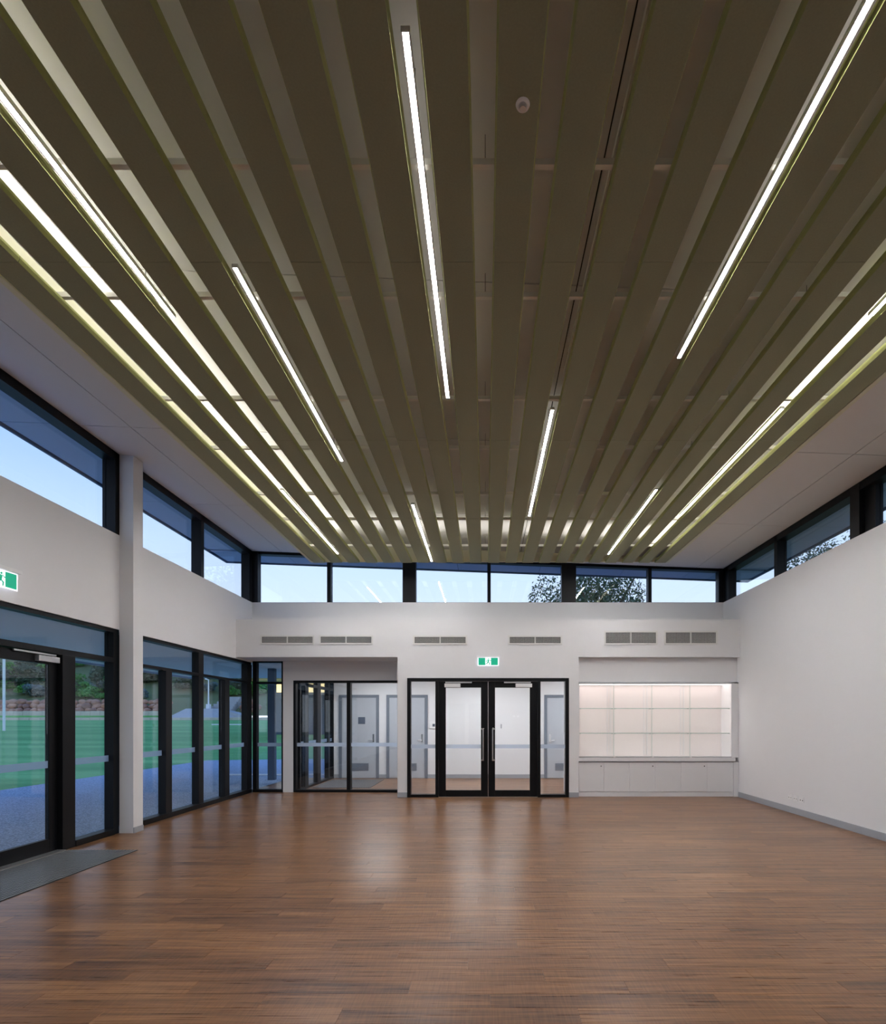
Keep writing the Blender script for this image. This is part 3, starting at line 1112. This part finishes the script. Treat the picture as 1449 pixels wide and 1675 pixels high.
def exit_sign(origin, axis_u, axis_n, w_, h_, label):
    """axis_u: reading direction, axis_n: towards the viewer"""
    u, n = Vector(axis_u), Vector(axis_n)
    o0 = Vector(origin)             # bottom centre, on the wall
    t = empty('exit_sign', o0, label, 'exit sign', 'green running-man exit signs')

    def P(a, b, c):
        return o0 + u * a + n * c + Vector((0, 0, b))

    def bx(name, a0, a1, b0, b1, c0, c1, m, par=t):
        p, q = P(a0, b0, c0), P(a1, b1, c1)
        return box(name, min(p.x, q.x), max(p.x, q.x), min(p.y, q.y), max(p.y, q.y), min(p.z, q.z), max(p.z, q.z), m, par, 0)
    bx('mount', -w_ / 2 - 0.02, w_ / 2 + 0.02, h_, h_ + 0.035, 0.0, 0.075, 'white_plastic')
    pl = bx('panel', -w_ / 2, w_ / 2, 0, h_, 0.03, 0.042, 'sign_white_lit')
    e = 0.0115
    bx('green_field', -w_ / 2 + 0.015, -0.055, e, h_ - e, 0.042, 0.0435, 'sign_green_lit', pl)
    bx('green_field', 0.055, w_ / 2 - 0.015, e, h_ - e, 0.042, 0.0435, 'sign_green_lit', pl)
    V, Fc = [], []
    s = h_ * 0.92
    for poly in MAN:
        k = len(V)
        V += [tuple(P((a - 0.32) * s * 0.95, 0.04 * h_ + b * s, 0.0436) - o0) for a, b in poly]
        Fc.append(tuple(range(k, k + len(poly))))
    me = bpy.data.meshes.new('running_man')
    me.from_pydata(V, [], Fc)
    me.materials.append(MATS['sign_green_lit'])
    link('running_man', me, o0, pl)
    return t


exit_sign((px(798.3, YD), YD, pz(1089.3, YD)), (1, 0, 0), (0, -1, 0), 0.405, 0.165, 'green running-man exit sign above the double doors')
exit_sign((XL, 5.52, 2.825), (0, 1, 0), (1, 0, 0), 0.405, 0.175, 'green running-man exit sign cut by the left edge of the picture')

# ------------------------------------------------------------------ display case and cupboards
CYF = 10.885                    # front of the joinery
x_l, x_r = XD1 + 0.002, XR - 0.002
case = empty('display_case', ((x_l + x_r) / 2, CYF, 0.90), 'white lit display case with glass shelves and sliding glass doors', 'display case')
yb_c = 11.36
zt, zbm = pz(1118.5, CYF), pz(1237.5, CYF)
box('back_panel', x_l, x_r, yb_c, yb_c + 0.03, zbm - 0.02, zt + 0.03, 'caseback', case)
xi = px(1196.3, CYF)
box('side_panel', xi, x_r, CYF, yb_c, zbm - 0.02, zt + 0.03, 'joinery', case)
box('side_panel', x_l, x_l + 0.02, CYF, yb_c, zbm - 0.02, zt + 0.03, 'joinery', case)
box('top_panel', x_l, x_r, CYF + 0.0, yb_c, zt + 0.008, zt + 0.03, 'joinery', case)
box('top_track', x_l, xi + 0.02, CYF - 0.012, CYF + 0.03, zt - 0.004, zt + 0.022, 'alu', case)
box('bottom_track', x_l, xi, CYF - 0.012, CYF + 0.03, zbm - 0.022, zbm, 'alu', case)
box('light_panel', x_l + 0.03, xi - 0.01, CYF + 0.06, yb_c - 0.06, zt + 0.001, zt + 0.006, 'case_led', case)
ledge = box('worktop', x_l, px(1202, CYF), CYF - 0.03, yb_c, pz(1245.5, CYF - 0.03), zbm - 0.022, 'joinery', case, 0.002)
for p in (1004.4, 1066.9, 1129.3):
    xx = px(p, CYF)
    d = box('glass_divider', xx - 0.005, xx + 0.005, CYF + 0.04, yb_c - 0.005, zbm, zt, 'glass_case', case)
    box('front_edge', xx - 0.003, xx + 0.003, CYF + 0.036, CYF + 0.04, zbm, zt, 'glass_edge', d)
    box('slider_clip', xx - 0.012, xx + 0.022, CYF - 0.026, CYF - 0.004, zbm - 0.02, zbm + 0.012, 'lampbody', case)
    for dx_ in (-0.03, 0.03):
        box('support_strip', xx + dx_ - 0.006, xx + dx_ + 0.006, yb_c - 0.008, yb_c, zbm, zt, 'joinery', case)
secs = [x_l + 0.02, px(1004.4, CYF), px(1066.9, CYF), px(1129.3, CYF), xi]
for p in (1158.7, 1199.2):
    zz = pz(p, CYF + 0.05)
    for a, b in zip(secs[:-1], secs[1:]):
        s_ = box('shelf', a + 0.008, b - 0.008, CYF + 0.05, yb_c - 0.01, zz - 0.004, zz + 0.004, 'glass_case', case)
        box('shelf_edge', a + 0.008, b - 0.008, CYF + 0.047, CYF + 0.05, zz - 0.008, zz + 0.005, 'glass_edge', s_)
        box('hidden_fill_strip', a + 0.04, b - 0.04, CYF + 0.05, CYF + 0.062, zz - 0.006, zz - 0.0041, 'shelf_fill', s_)  # hidden glow added under the shelf to brighten the lower rows
        for q in (a + 0.03, b - 0.03):
            box('shelf_clip', q - 0.012, q + 0.012, CYF + 0.055, CYF + 0.075, zz - 0.014, zz - 0.005, 'steel', s_)
for k, (a, b) in enumerate(zip(secs[:-1], secs[1:])):
    yy = CYF + (0.006 if k % 2 == 0 else 0.018)
    box('sliding_glass', a - (0.02 if k else 0), b + (0.02 if k < 3 else 0), yy - 0.003, yy + 0.003, zbm, zt, 'glass_case', case)

tag(box('bulkhead_panel', x_l, XR - 0.001, 10.95, 11.4, zt + 0.04, 2.727, 'paint'), 'recessed white panel above the display case', 'panel', kind='structure')
cup = empty('cupboard', ((x_l + x_r) / 2, CYF, 0), 'low white six-door cupboard under the display case', 'cupboard')
ztop = pz(1246.5, CYF)
zlow = pz(1294.6, CYF)
box('carcass', x_l, x_r, CYF + 0.022, yb_c, 0.075, ztop - 0.004, 'joinery', cup)
box('kickboard', x_l, px(1199.5, CYF + 0.02), CYF + 0.012, CYF + 0.03, 0.003, zlow - 0.012, 'joinery', cup)
box('end_filler', px(1199.6, CYF), XR - 0.002, CYF, CYF + 0.02, 0.0, ztop, 'joinery', cup)
edges_ = [946.4, 987.4, 1029.5, 1071.9, 1114.1, 1156.3, 1199.2]
for k in range(6):
    a, b = px(edges_[k], CYF), px(edges_[k + 1], CYF)
    a = max(a, x_l)
    d = box('door', a + 0.0015, b - 0.0015, CYF, CYF + 0.02, zlow, ztop - 0.006, 'joinery', cup, 0.0015)
    if k % 2 == 0:
        cyl('lock', (b - 0.052, CYF, ztop - 0.08), (b - 0.052, CYF - 0.006, ztop - 0.08), 0.011, 0.011, 'wire', d, 12)

# ------------------------------------------------------------------ power points on the right wall
for k, (yy, lab) in enumerate(((9.03, 'white double power point farthest from the viewer'), (8.87, 'white double power point in the middle of the three'), (8.70, 'white data point nearest the viewer, third of the row'))):
    t = empty('power_point', (XR, yy, 0.22), lab, 'power point', 'outlets low on the right wall')
    box('plate', XR - 0.010, XR, yy - 0.058, yy + 0.058, 0.215, 0.30, 'white_plastic', t, 0.003)
    for s in (-1, 1):
        box('switch', XR - 0.015, XR - 0.010, yy + s * 0.03 - 0.008, yy + s * 0.03 + 0.008, 0.275, 0.29, 'white_plastic', t)
        if k < 2:
            for q in (-1, 1):
                box('slot', XR - 0.0115, XR - 0.010, yy + s * 0.03 + q * 0.008 - 0.002, yy + s * 0.03 + q * 0.008 + 0.002, 0.240, 0.254, 'dark', t)
        else:
            box('slot', XR - 0.0115, XR - 0.010, yy + s * 0.03 - 0.009, yy + s * 0.03 + 0.009, 0.238, 0.254, 'dark', t)

# ------------------------------------------------------------------ entrance mat
mt = empty('entrance_mat', (-4.4, 5.4, 0), 'ribbed dark entrance mat with metal strips by the left doors', 'mat')
MX0, MX1, MY0, MY1 = -4.80, -4.0, 4.3, 6.41
box('backing', MX0, MX1, MY0, MY1, 0.0, 0.004, 'rubber', mt)
NS = 20
for k in range(NS):
    a = MX0 + (MX1 - MX0) * (k + 0.28) / NS
    b = MX0 + (MX1 - MX0) * (k + 0.66) / NS
    box('strip', a, b, MY0 + 0.004, MY1 - 0.004, 0.004, 0.010, 'matstrip', mt)

# ------------------------------------------------------------------ corridor behind
YC = 14.38
wc = struct('wall_corridor', (0, YC, 0), 'white corridor wall with grey doors behind the glass', 'wall')
box('wall_face', -3.95, XR, YC, YC + 0.2, 0, 2.9, 'paint', wc)
tag(box('baseboard_corridor', -3.95, XR, YC - 0.012, YC, 0, 0.10, 'skirt'), 'grey skirting on the corridor wall', 'skirting', kind='structure')
tag(box('ceiling_corridor', -4.01, XR, YB + 0.21, YC + 0.2, 2.727, 2.85, 'ceil'), 'flat white corridor ceiling', 'ceiling', kind='structure')
tag(box('roof_corridor', -4.0, XR + 0.2, YB + 0.21, YC + 0.6, 2.86, 3.2, 'soffit'), 'flat roof over the corridor', 'roof', kind='structure')


def grey_door(n, x0p, x1p, label, hand, sign=False):
    x0, x1 = px(x0p, YC), px(x1p, YC)
    d = struct('door_%d' % n, ((x0 + x1) / 2, YC, 0), label, 'door')
    zt_ = pz(1136.6, YC)
    f = 0.075
    box('door_frame', x0, x0 + f, YC - 0.03, YC, 0, zt_, 'framegrey', d, 0.003)
    box('door_frame', x1 - f, x1, YC - 0.03, YC, 0, zt_, 'framegrey', d, 0.003)
    box('door_frame', x0 + f, x1 - f, YC - 0.03, YC, zt_ - f, zt_, 'framegrey', d, 0.003)
    lf = box('leaf', x0 + f + 0.003, x1 - f - 0.003, YC - 0.018, YC, 0.01, zt_ - f - 0.003, 'doorgrey', d)
    v = multi_box('vent', [((x0 + x1) / 2 - 0.25, (x0 + x1) / 2 + 0.25, YC - 0.028, YC - 0.018, 0.20 + 0.05 * k, 0.235 + 0.05 * k) for k in range(4)], 'framegrey', d)
    hx_ = x1 - f - 0.07 if hand > 0 else x0 + f + 0.07
    pl = box('handle_plate', hx_ - 0.02, hx_ + 0.02, YC - 0.024, YC - 0.018, 0.93, 1.14, 'steel', d)
    cyl('lever', (hx_, YC - 0.05, 0.98), (hx_ - hand * 0.12, YC - 0.05, 0.98), 0.009, 0.009, 'steel', pl, 8)
    if sign:
        s = box('door_sign', (x0 + x1) / 2 - 0.02, (x0 + x1) / 2 + 0.16, YC - 0.022, YC - 0.018, 1.40, 1.58, 'darkwall', d)
    return d


grey_door(5, 554.6, 620, 'grey corridor door with a small dark sign', 1, True)
grey_door(6, 632, 699.5, 'grey corridor door beside the left side light', 1)
grey_door(7, 890, 957, 'grey corridor door seen through the right side light', -1)
for k, x0p in enumerate((838.5, 845)):
    tag(box('wall_plate', px(x0p, YC), px(x0p + 4.4, YC), YC - 0.01, YC, pz(1173.2, YC), pz(1170, YC), 'white_plastic'), 'small white wall plate seen through the right door, %s of two' % ('left' if k == 0 else 'right'), 'wall plate', 'corridor wall plates')
tag(box('light_switch', px(818.6, YC), px(820.8, YC), YC - 0.01, YC, pz(1191.5, YC), pz(1184.5, YC), 'skirt'), 'narrow grey switch seen through the right door glass', 'switch')
ic = tag(box('intercom', px(703, YC), px(712.5, YC), YC - 0.03, YC, pz(1191.8, YC), pz(1180.5, YC), 'white_plastic', bev=0.004), 'white wall intercom seen through the left side light', 'intercom')
box('screen', px(707.5, YC), px(711.5, YC), YC - 0.033, YC - 0.03, pz(1188.5, YC), pz(1184, YC), 'darkwall', ic)
for (a, b, wh) in ((-3.0, -1.8, 'behind the glazed recess'), (-0.6, 0.6, 'behind the double doors'), (2.0, 3.2, 'behind the display case')):
    t = empty('corridor_light', ((a + b) / 2, 12.95, 2.70), 'flat white ceiling light in the corridor ' + wh, 'light', 'corridor ceiling lights')
    box('frame', a - 0.02, b + 0.02, 12.80, 13.10, 2.705, 2.726, 'white_plastic', t)
    box('diffuser', a, b, 12.82, 13.08, 2.70, 2.705, 'corridor_led', t)
# corridor entry glazing on the left
XE = -3.95
w = window('black entry glazing at the left end of the corridor', (XE, 13, 0))
box('head', XE - 0.06, XE + 0.04, YB + 0.16, YC, 2.60, 2.727, 'black', w)
box('transom', XE - 0.06, XE + 0.04, YB + 0.16, YC, 2.25, 2.31, 'black', w)
box('sill', XE - 0.06, XE + 0.04, YB + 0.16, YC, 0, 0.05, 'black', w)
ms_ = [(11.74, 11.80), (12.10, 12.32), (12.98, 13.24), (13.88, 14.02), (14.32, 14.38)]
for (a, b) in ms_:
    box('mullion', XE - 0.06, XE + 0.04, a, b, 0.05, 2.60, 'black', w)
for (a, b) in zip(ms_[:-1], ms_[1:]):
    pane_x(w, XE - 0.01, a[1], b[0], 0.05, 2.25, True)
    pane_x(w, XE - 0.01, a[1], b[0], 2.31, 2.60)
m2 = empty('entrance_mat', (-3.2, 13.2, 0), 'ribbed dark mat on the corridor floor behind the glass', 'mat')
box('backing', -3.85, -2.55, 12.3, 14.0, 0.0, 0.004, 'rubber', m2)
for k in range(26):
    box('strip', -3.85 + 0.05 * k + 0.012, -3.85 + 0.05 * k + 0.036, 12.3, 14.0, 0.004, 0.010, 'matstrip', m2)

# ------------------------------------------------------------------ outside
tag(box('ground', -200, 200, -60, 220, -0.6, -0.30, 'soil'), 'bare ground around the building', 'ground', kind='structure')
tag(box('pavement', -10.6, XL - WT, -12, 46, -0.3, -0.03, 'aggregate'), 'grey aggregate paving tinted dusk blue outside the left glazing', 'pavement', kind='structure')
tag(box('pavement', XL - WT, -3.95, YB + 0.2, 46, -0.3, -0.03, 'aggregate'), 'grey aggregate paving tinted dusk blue by the corridor entry', 'pavement', kind='structure')


def lawn_z(y):
    return -0.028 if y < 22 else -0.028 + 1.528 * min(1.0, (y - 22) / 36.0)


V, Fc = [], []
ys = [-12, 0, 8, 14, 22, 26, 30, 36, 42, 48, 54, 58, 60.4]
xs = [-130, -90, -60, -40, -25, -16, -10.6]
for yy in ys:
    for xx in xs:
        V.append((xx, yy, lawn_z(yy)))
nx = len(xs)
for j in range(len(ys) - 1):
    for i in range(nx - 1):
        Fc.append((j * nx + i, j * nx + i + 1, (j + 1) * nx + i + 1, (j + 1) * nx + i))
# sports field, plus the strip that closes behind the paving
tag(pyd('lawn', V, Fc, 'lawn'), 'green sports field beyond the paving', 'lawn', kind='structure')
V, Fc = [], []
ys = [22, 26, 30, 36, 42, 48, 54, 58, 60.4]
for j, yy in enumerate(ys):
    V += [(-10.6, yy - (0.8 if j == 0 else 0), lawn_z(yy)), (-2.0, yy + (0.8 if j == 0 else 0), lawn_z(yy))]
    if j:
        Fc.append((2 * j - 2, 2 * j - 1, 2 * j + 1, 2 * j))
tag(pyd('lawn', V, Fc, 'lawn'), 'grass continuing past the end of the paving', 'lawn', kind='structure')

lw = empty('limestone_wall', (-40, 60.5, 1.5), 'low cream limestone block wall along the far side of the lawn', 'wall')
for k in range(34):
    a = -57 + k * 1.05
    box('block', a, a + 1.03, 58.0, 58.4, 1.45, 1.78 + random.uniform(-0.02, 0.02), 'limestone', lw, 0.03)
    if a + 1.43 < -34.2:
        box('block', a + 0.4, a + 1.43, 60.5, 61.0, 1.95, 2.49 + random.uniform(-0.03, 0.02), 'limestone', lw, 0.03)
tag(box('grass_terrace', -60, -34.3, 58.4, 60.5, 1.4, 1.98, 'lawn'), 'grass ledge between the limestone courses', 'grass', kind='structure')


def rock_mesh(seed, m):
    rnd = random.Random(seed)
    bm = bmesh.new()
    bmesh.ops.create_icosphere(bm, subdivisions=2, radius=0.5)
    dirs = [Vector((rnd.uniform(-1, 1), rnd.uniform(-1, 1), rnd.uniform(-1, 1))).normalized() for _ in range(9)]
    for v in bm.verts:
        n = v.co.normalized()
        s = min([1.0] + [(0.78 + 0.1 * (i % 3)) / max(0.05, n.dot(d)) for i, d in enumerate(dirs) if n.dot(d) > 0.3])
        v.co = n * 0.5 * s
    me = bpy.data.meshes.new('boulder')
    bm.to_mesh(me)
    bm.free()
    me.materials.append(MATS[m])
    return me


rocks = [rock_mesh(s, 'boulder') for s in range(6)]
bw = empty('boulder_wall', (-40, 62, 2.4), 'retaining wall of stacked reddish-brown boulders above the limestone', 'wall')
for rw in range(3):
    x = -56.0 + 0.3 * rw
    while x < -25.5:
        s = random.uniform(0.75, 1.15)
        if not (-35.6 < x < -27.4):
            o = link('boulder', random.choice(rocks), (x, 62.0 + rw * 0.35 + random.uniform(-0.1, 0.1), 2.55 + rw * 0.48 + random.uniform(-0.06, 0.06)), bw)
            o.scale = (s * 1.1, s * 0.9, s * 0.72)
            o.rotation_euler = (random.uniform(-0.3, 0.3), random.uniform(-0.3, 0.3), random.uniform(0, 6))
        x += s * 0.92

# hillside
V, Fc = [], []
hx = [-110 + 6 * i for i in range(19)]
hy = [61.0, 63.5, 66, 70, 76, 84, 92, 104]
hz = [2.0, 3.3, 4.2, 5.8, 8.2, 10.6, 12.2, 12.6]
for j, yy in enumerate(hy):
    for i, xx in enumerate(hx):
        V.append((xx, yy, hz[j] + (random.uniform(-0.3, 0.3) if j > 1 else 0)))
nx = len(hx)
for j in range(len(hy) - 1):
    for i in range(nx - 1):
        Fc.append((j * nx + i, j * nx + i + 1, (j + 1) * nx + i + 1, (j + 1) * nx + i))
tag(pyd('hill', V, Fc, 'soil', smooth=True), 'planted hillside rising behind the lawn', 'hill', kind='structure')


def leaf_blob(seed, n, m, rx, ry, rz, size, lobes=7, flat=0.0):
    rnd = random.Random(seed)
    cs = []
    for _ in range(lobes):
        v = Vector((rnd.gauss(0, 1), rnd.gauss(0, 1), rnd.gauss(0, 1))).normalized() * rnd.uniform(0.25, 0.68)
        cs.append((v, rnd.uniform(0.30, 0.52)))
    V, Fc = [], []
    for _ in range(n):
        c, r = rnd.choice(cs)
        d = Vector((rnd.gauss(0, 1), rnd.gauss(0, 1), rnd.gauss(0, 1))).normalized()
        p = c + d * r * (rnd.uniform(0.55, 1.0) ** 0.4)
        if flat and p.z < -flat:
            p.z = -flat + rnd.uniform(0, 0.1)
        p = Vector((p.x * rx, p.y * ry, p.z * rz))
        nrm = (d + Vector((rnd.uniform(-1, 1), rnd.uniform(-1, 1), rnd.uniform(-1, 1))) * 0.9).normalized()
        t = nrm.orthogonal().normalized()
        t = (Matrix.Rotation(rnd.uniform(0, 6.28), 3, nrm) @ t)
        b = nrm.cross(t)
        s = size * rnd.uniform(0.6, 1.3)
        k = len(V)
        V += [tuple(p - t * s), tuple(p + b * s * 0.45), tuple(p + t * s), tuple(p - b * s * 0.45)]
        Fc.append((k, k + 1, k + 2, k + 3))
    me = bpy.data.meshes.new('foliage')
    me.from_pydata(V, [], Fc)
    me.materials.append(MATS[m])
    return me


BUSH = {
    'leaf_green': [leaf_blob(s, 1100, 'leaf_green', 1, 1, 0.8, 0.11, 8, 0.5) for s in (1, 2)],
    'leaf_blue': [leaf_blob(s, 1000, 'leaf_blue', 1, 1, 0.8, 0.09, 7, 0.5) for s in (3,)],
    'leaf_olive': [leaf_blob(s, 1100, 'leaf_olive', 1, 1, 0.9, 0.10, 8, 0.5) for s in (4, 5)],
    'leaf_dark': [leaf_blob(s, 1300, 'leaf_dark', 1, 1, 1.0, 0.11, 9, 0.6) for s in (6, 7)],
}


def hill_z(y):
    for k in range(len(hy) - 1):
        if hy[k] <= y <= hy[k + 1]:
            f_ = (y - hy[k]) / (hy[k + 1] - hy[k])
            return hz[k] * (1 - f_) + hz[k + 1] * f_
    return hz[-1]


ZONES = [(-30, 80, 'in the left door glass'), (105, 190, 'in the side pane left of the column'), (225, 268, 'in the first pane after the column'),
         (275, 322, 'in the second pane after the column'), (328, 365, 'in the pane with the lamp pole'), (372, 470, 'by the far left corner')]
TIER = [(0, 67, 'low on the slope'), (67, 71, 'midway up the slope'), (71, 75.5, 'well up the slope'), (75.5, 200, 'atop the slope')]
BL2 = {'leaf_green': 'bright green shrub', 'leaf_blue': 'blue-grey shrub', 'leaf_olive': 'dull olive shrub', 'leaf_dark': 'dark green bush'}


def bush(x, y, s, kind):
    p = 793.5 + F * x / y
    zone = [z[2] for z in ZONES if z[0] <= p <= z[1]]
    if not zone:
        return
    tier = [z[2] for z in TIER if z[0] <= y < z[1]][0]
    t = empty('shrub', (x, y, hill_z(y)), BL2[kind] + ' ' + tier + ', ' + zone[0], 'shrub', 'shrubs on the hillside, ' + kind[5:])
    o = link('foliage', random.choice(BUSH[kind]), (x, y, hill_z(y) + 0.45 * s), t)
    o.scale = (s, s, s * random.uniform(0.75, 1.0))
    o.rotation_euler = (0, 0, random.uniform(0, 6.28))
    cyl('stem', (x, y, hill_z(y) - 0.1), (x, y, hill_z(y) + 0.5 * s), 0.05 * s, 0.03 * s, 'bark', t, 6)


for k in range(30):
    yy = random.uniform(65.0, 68.5)
    bush(random.uniform(-0.90, -0.40) * yy, yy, random.uniform(1.0, 1.9), random.choice(['leaf_green', 'leaf_green', 'leaf_olive', 'leaf_blue']))
for k in range(42):
    yy = random.uniform(68, 80)
    bush(random.uniform(-0.90, -0.40) * yy, yy, random.uniform(1.5, 2.8), random.choice(['leaf_green', 'leaf_olive', 'leaf_dark', 'leaf_dark', 'leaf_green']))


def tree(x, y, zb, h, crown, m, label, group, seed, n=5200, lobes=16, size=0.22, low=0.35):
    """crown: radius; low: how far down the stem the crown reaches"""
    t = empty('tree', (x, y, zb), label, 'tree', group)
    cyl('trunk', (x, y, zb - 0.2), (x, y, zb + h * 0.72), crown * 0.09, crown * 0.04, 'bark', t, 8)
    for k in range(4):
        a = k * 1.6 + seed
        cyl('branch', (x, y, zb + h * (0.35 + 0.06 * k)), (x + math.cos(a) * crown * 0.55, y + math.sin(a) * crown * 0.55, zb + h * (0.62 + 0.06 * k)), crown * 0.035, crown * 0.012, 'bark', t, 6)
    me = leaf_blob(seed, n, m, crown, crown, (1 - low) * h * 0.56, size, lobes)
    link('crown', me, (x, y, zb + h * (low + (1 - low) * 0.48)), t)
    return t


for k, (p, yy, h, c, lab) in enumerate((
        (-40, 86, 9.5, 4.5, 'dark tree on the hilltop at the left edge'), (25, 88, 10.5, 4.8, 'dark tree on the hilltop behind the white goal post'),
        (70, 84, 8.5, 4.0, 'dark tree on the hilltop above the left door glass'), (128, 88, 10.5, 5.0, 'dark tree on the hilltop seen through the sidelight by the column'),
        (175, 84, 9.0, 4.6, 'dark tree on the hilltop just left of the column'), (240, 88, 9.5, 4.6, 'dark tree on the hilltop just right of the column'),
        (300, 92, 8.0, 4.4, 'dark tree on the hilltop in the second pane after the column'), (352, 86, 8.5, 4.4, 'dark tree on the hilltop right of the lamp pole'),
        (395, 90, 9.0, 4.4, 'dark tree on the hilltop near the far left corner'))):
    tree(px(p, yy), yy, hill_z(yy), h, c, 'leaf_dark' if k % 3 else 'leaf_olive', lab, 'trees on the hilltop', 20 + k, n=3200, size=0.30, low=0.05)

# white goal post and lamp pole on the lawn
yy = 40.0
tag(cyl('goal_post', (px(6.5, yy), yy, lawn_z(yy) - 0.05), (px(6.5, yy), yy, 7.5), 0.085, 0.085, 'whitepaint', None, 12), 'tall white goal post on the lawn at the left edge', 'goal post')
yy = 60.8
lp = empty('lamp_pole', (px(341, yy), yy, 2.75), 'tall white lamp pole beyond the lawn', 'lamp pole')
cyl('pole', (px(341, yy), yy, 2.75), (px(341, yy), yy, 5.95), 0.09, 0.06, 'whitepaint', lp, 10)
box('base', px(338, yy), px(344, yy), yy - 0.2, yy + 0.2, 2.75, 3.25, 'whitepaint', lp, 0.02)
cyl('lamp_arm', (px(341, yy), yy, 5.9), (px(335.5, yy), yy, 6.02), 0.05, 0.09, 'whitepaint', lp, 8)
# concrete embankment with steps
yy = 60.2
em = empty('embankment', (px(340, yy), yy, 1.5), 'pale grey stone-pitched embankment beside the boulder wall', 'embankment')
V = [(px(281, yy), yy - 1.75, 1.45), (px(404, yy), yy - 1.75, 1.45), (px(404, yy), yy - 1.6, 2.05), (px(360, yy), yy, 2.75), (px(304, yy), yy, 2.75), (px(281, yy), yy - 1.7, 1.55),
     (px(281, yy), yy + 1.2, 1.45), (px(404, yy), yy + 1.2, 1.45), (px(404, yy), yy + 1.2, 2.05), (px(360, yy), yy + 1.2, 2.75), (px(304, yy), yy + 1.2, 2.75)]
pyd('stone_face', V, [(0, 1, 2, 3, 4, 5), (4, 3, 9, 10), (3, 2, 8, 9), (5, 4, 10, 6), (1, 7, 8, 2), (0, 5, 6), (6, 10, 9, 8, 7)], 'concrete', (0, 0, 0), em)
for k in range(6):
    box('step', px(349 + 2.5 * k, 62.5), px(388, 62.5), 60.9 + 0.45 * k, 61.4 + 0.45 * k, 2.0, 2.75 + 0.28 * k, 'concrete', em)
tag(box('field_kerb', px(346, 48), px(402, 48), 48, 48.2, lawn_z(48) - 0.05, lawn_z(48) + 0.10, 'whitepaint'), 'thin white kerb lying across the lawn near the corner', 'kerb')

# covered entry beyond the corner
en = empty('verandah', (-7, 10, 2.8), 'flat white verandah roof on a dark post outside the left glazing', 'verandah')
box('verandah_roof', -9.1, XL - WT - 0.01, -8.0, YB + 0.2, 2.82, 3.05, 'ceil', en)
box('verandah_roof', -9.1, -4.02, YB + 0.21, 17.5, 2.82, 3.05, 'ceil', en)
box('post', px(437.5, 14.2), px(448.5, 14.2), 14.2, 14.36, -0.03, 2.82, 'darkwall', en, 0.004)
box('fascia', -9.14, -9.10, -8.0, 17.5, 2.78, 3.09, 'soffit', en)
tag(box('paving_kerb', -7.3, -4.02, 15.4, 15.55, -0.03, 0.0, 'whitepaint'), 'pale line across the paving by the entry', 'kerb')
bd = empty('neighbour_building', (-9, 34, 0), 'low dark building with a warm-lit eave beyond the entry', 'building')
box('wall', -13.6, -1.5, 36, 44, -0.3, 3.3, 'darkwall', bd)
box('eave_board', -14.0, -1.5, 33.0, 36.0, 3.85, 4.0, 'warmwall', bd)
box('lit_band', -13.8, -1.5, 35.9, 36.0, 3.3, 3.85, 'warm_lit_glow', bd)  # glowing band stands in for warm lamplight falling on the eave
box('roof', -14.2, -1.4, 32.8, 44, 4.0, 4.25, 'concrete', bd)

# trees beyond the far wall and the right wall
tree(px(985, 42), 42, -0.3, 15.2, 4.9, 'leaf_dark', 'large leafy tree behind the far high windows', 'trees beyond the roofs', 51, n=26000, lobes=34, size=0.13, low=0.25)
tree(px(885, 46), 46, -0.3, 13.2, 3.0, 'leaf_dark', 'smaller leafy crown left of the large tree in the far windows', 'trees beyond the roofs', 52, n=14000, lobes=20, size=0.13, low=0.25)
tree(px(1390, 36), 36, -0.3, 15.4, 4.9, 'leaf_dark', 'leafy tree behind the right high window', 'trees beyond the roofs', 53, n=22000, lobes=28, size=0.12, low=0.25)
tree(px(1510, 30), 30, -0.3, 14.6, 4.2, 'leaf_dark', 'leafy tree at the right edge behind the near high window', 'trees beyond the roofs', 54, n=16000, lobes=24, size=0.12, low=0.25)
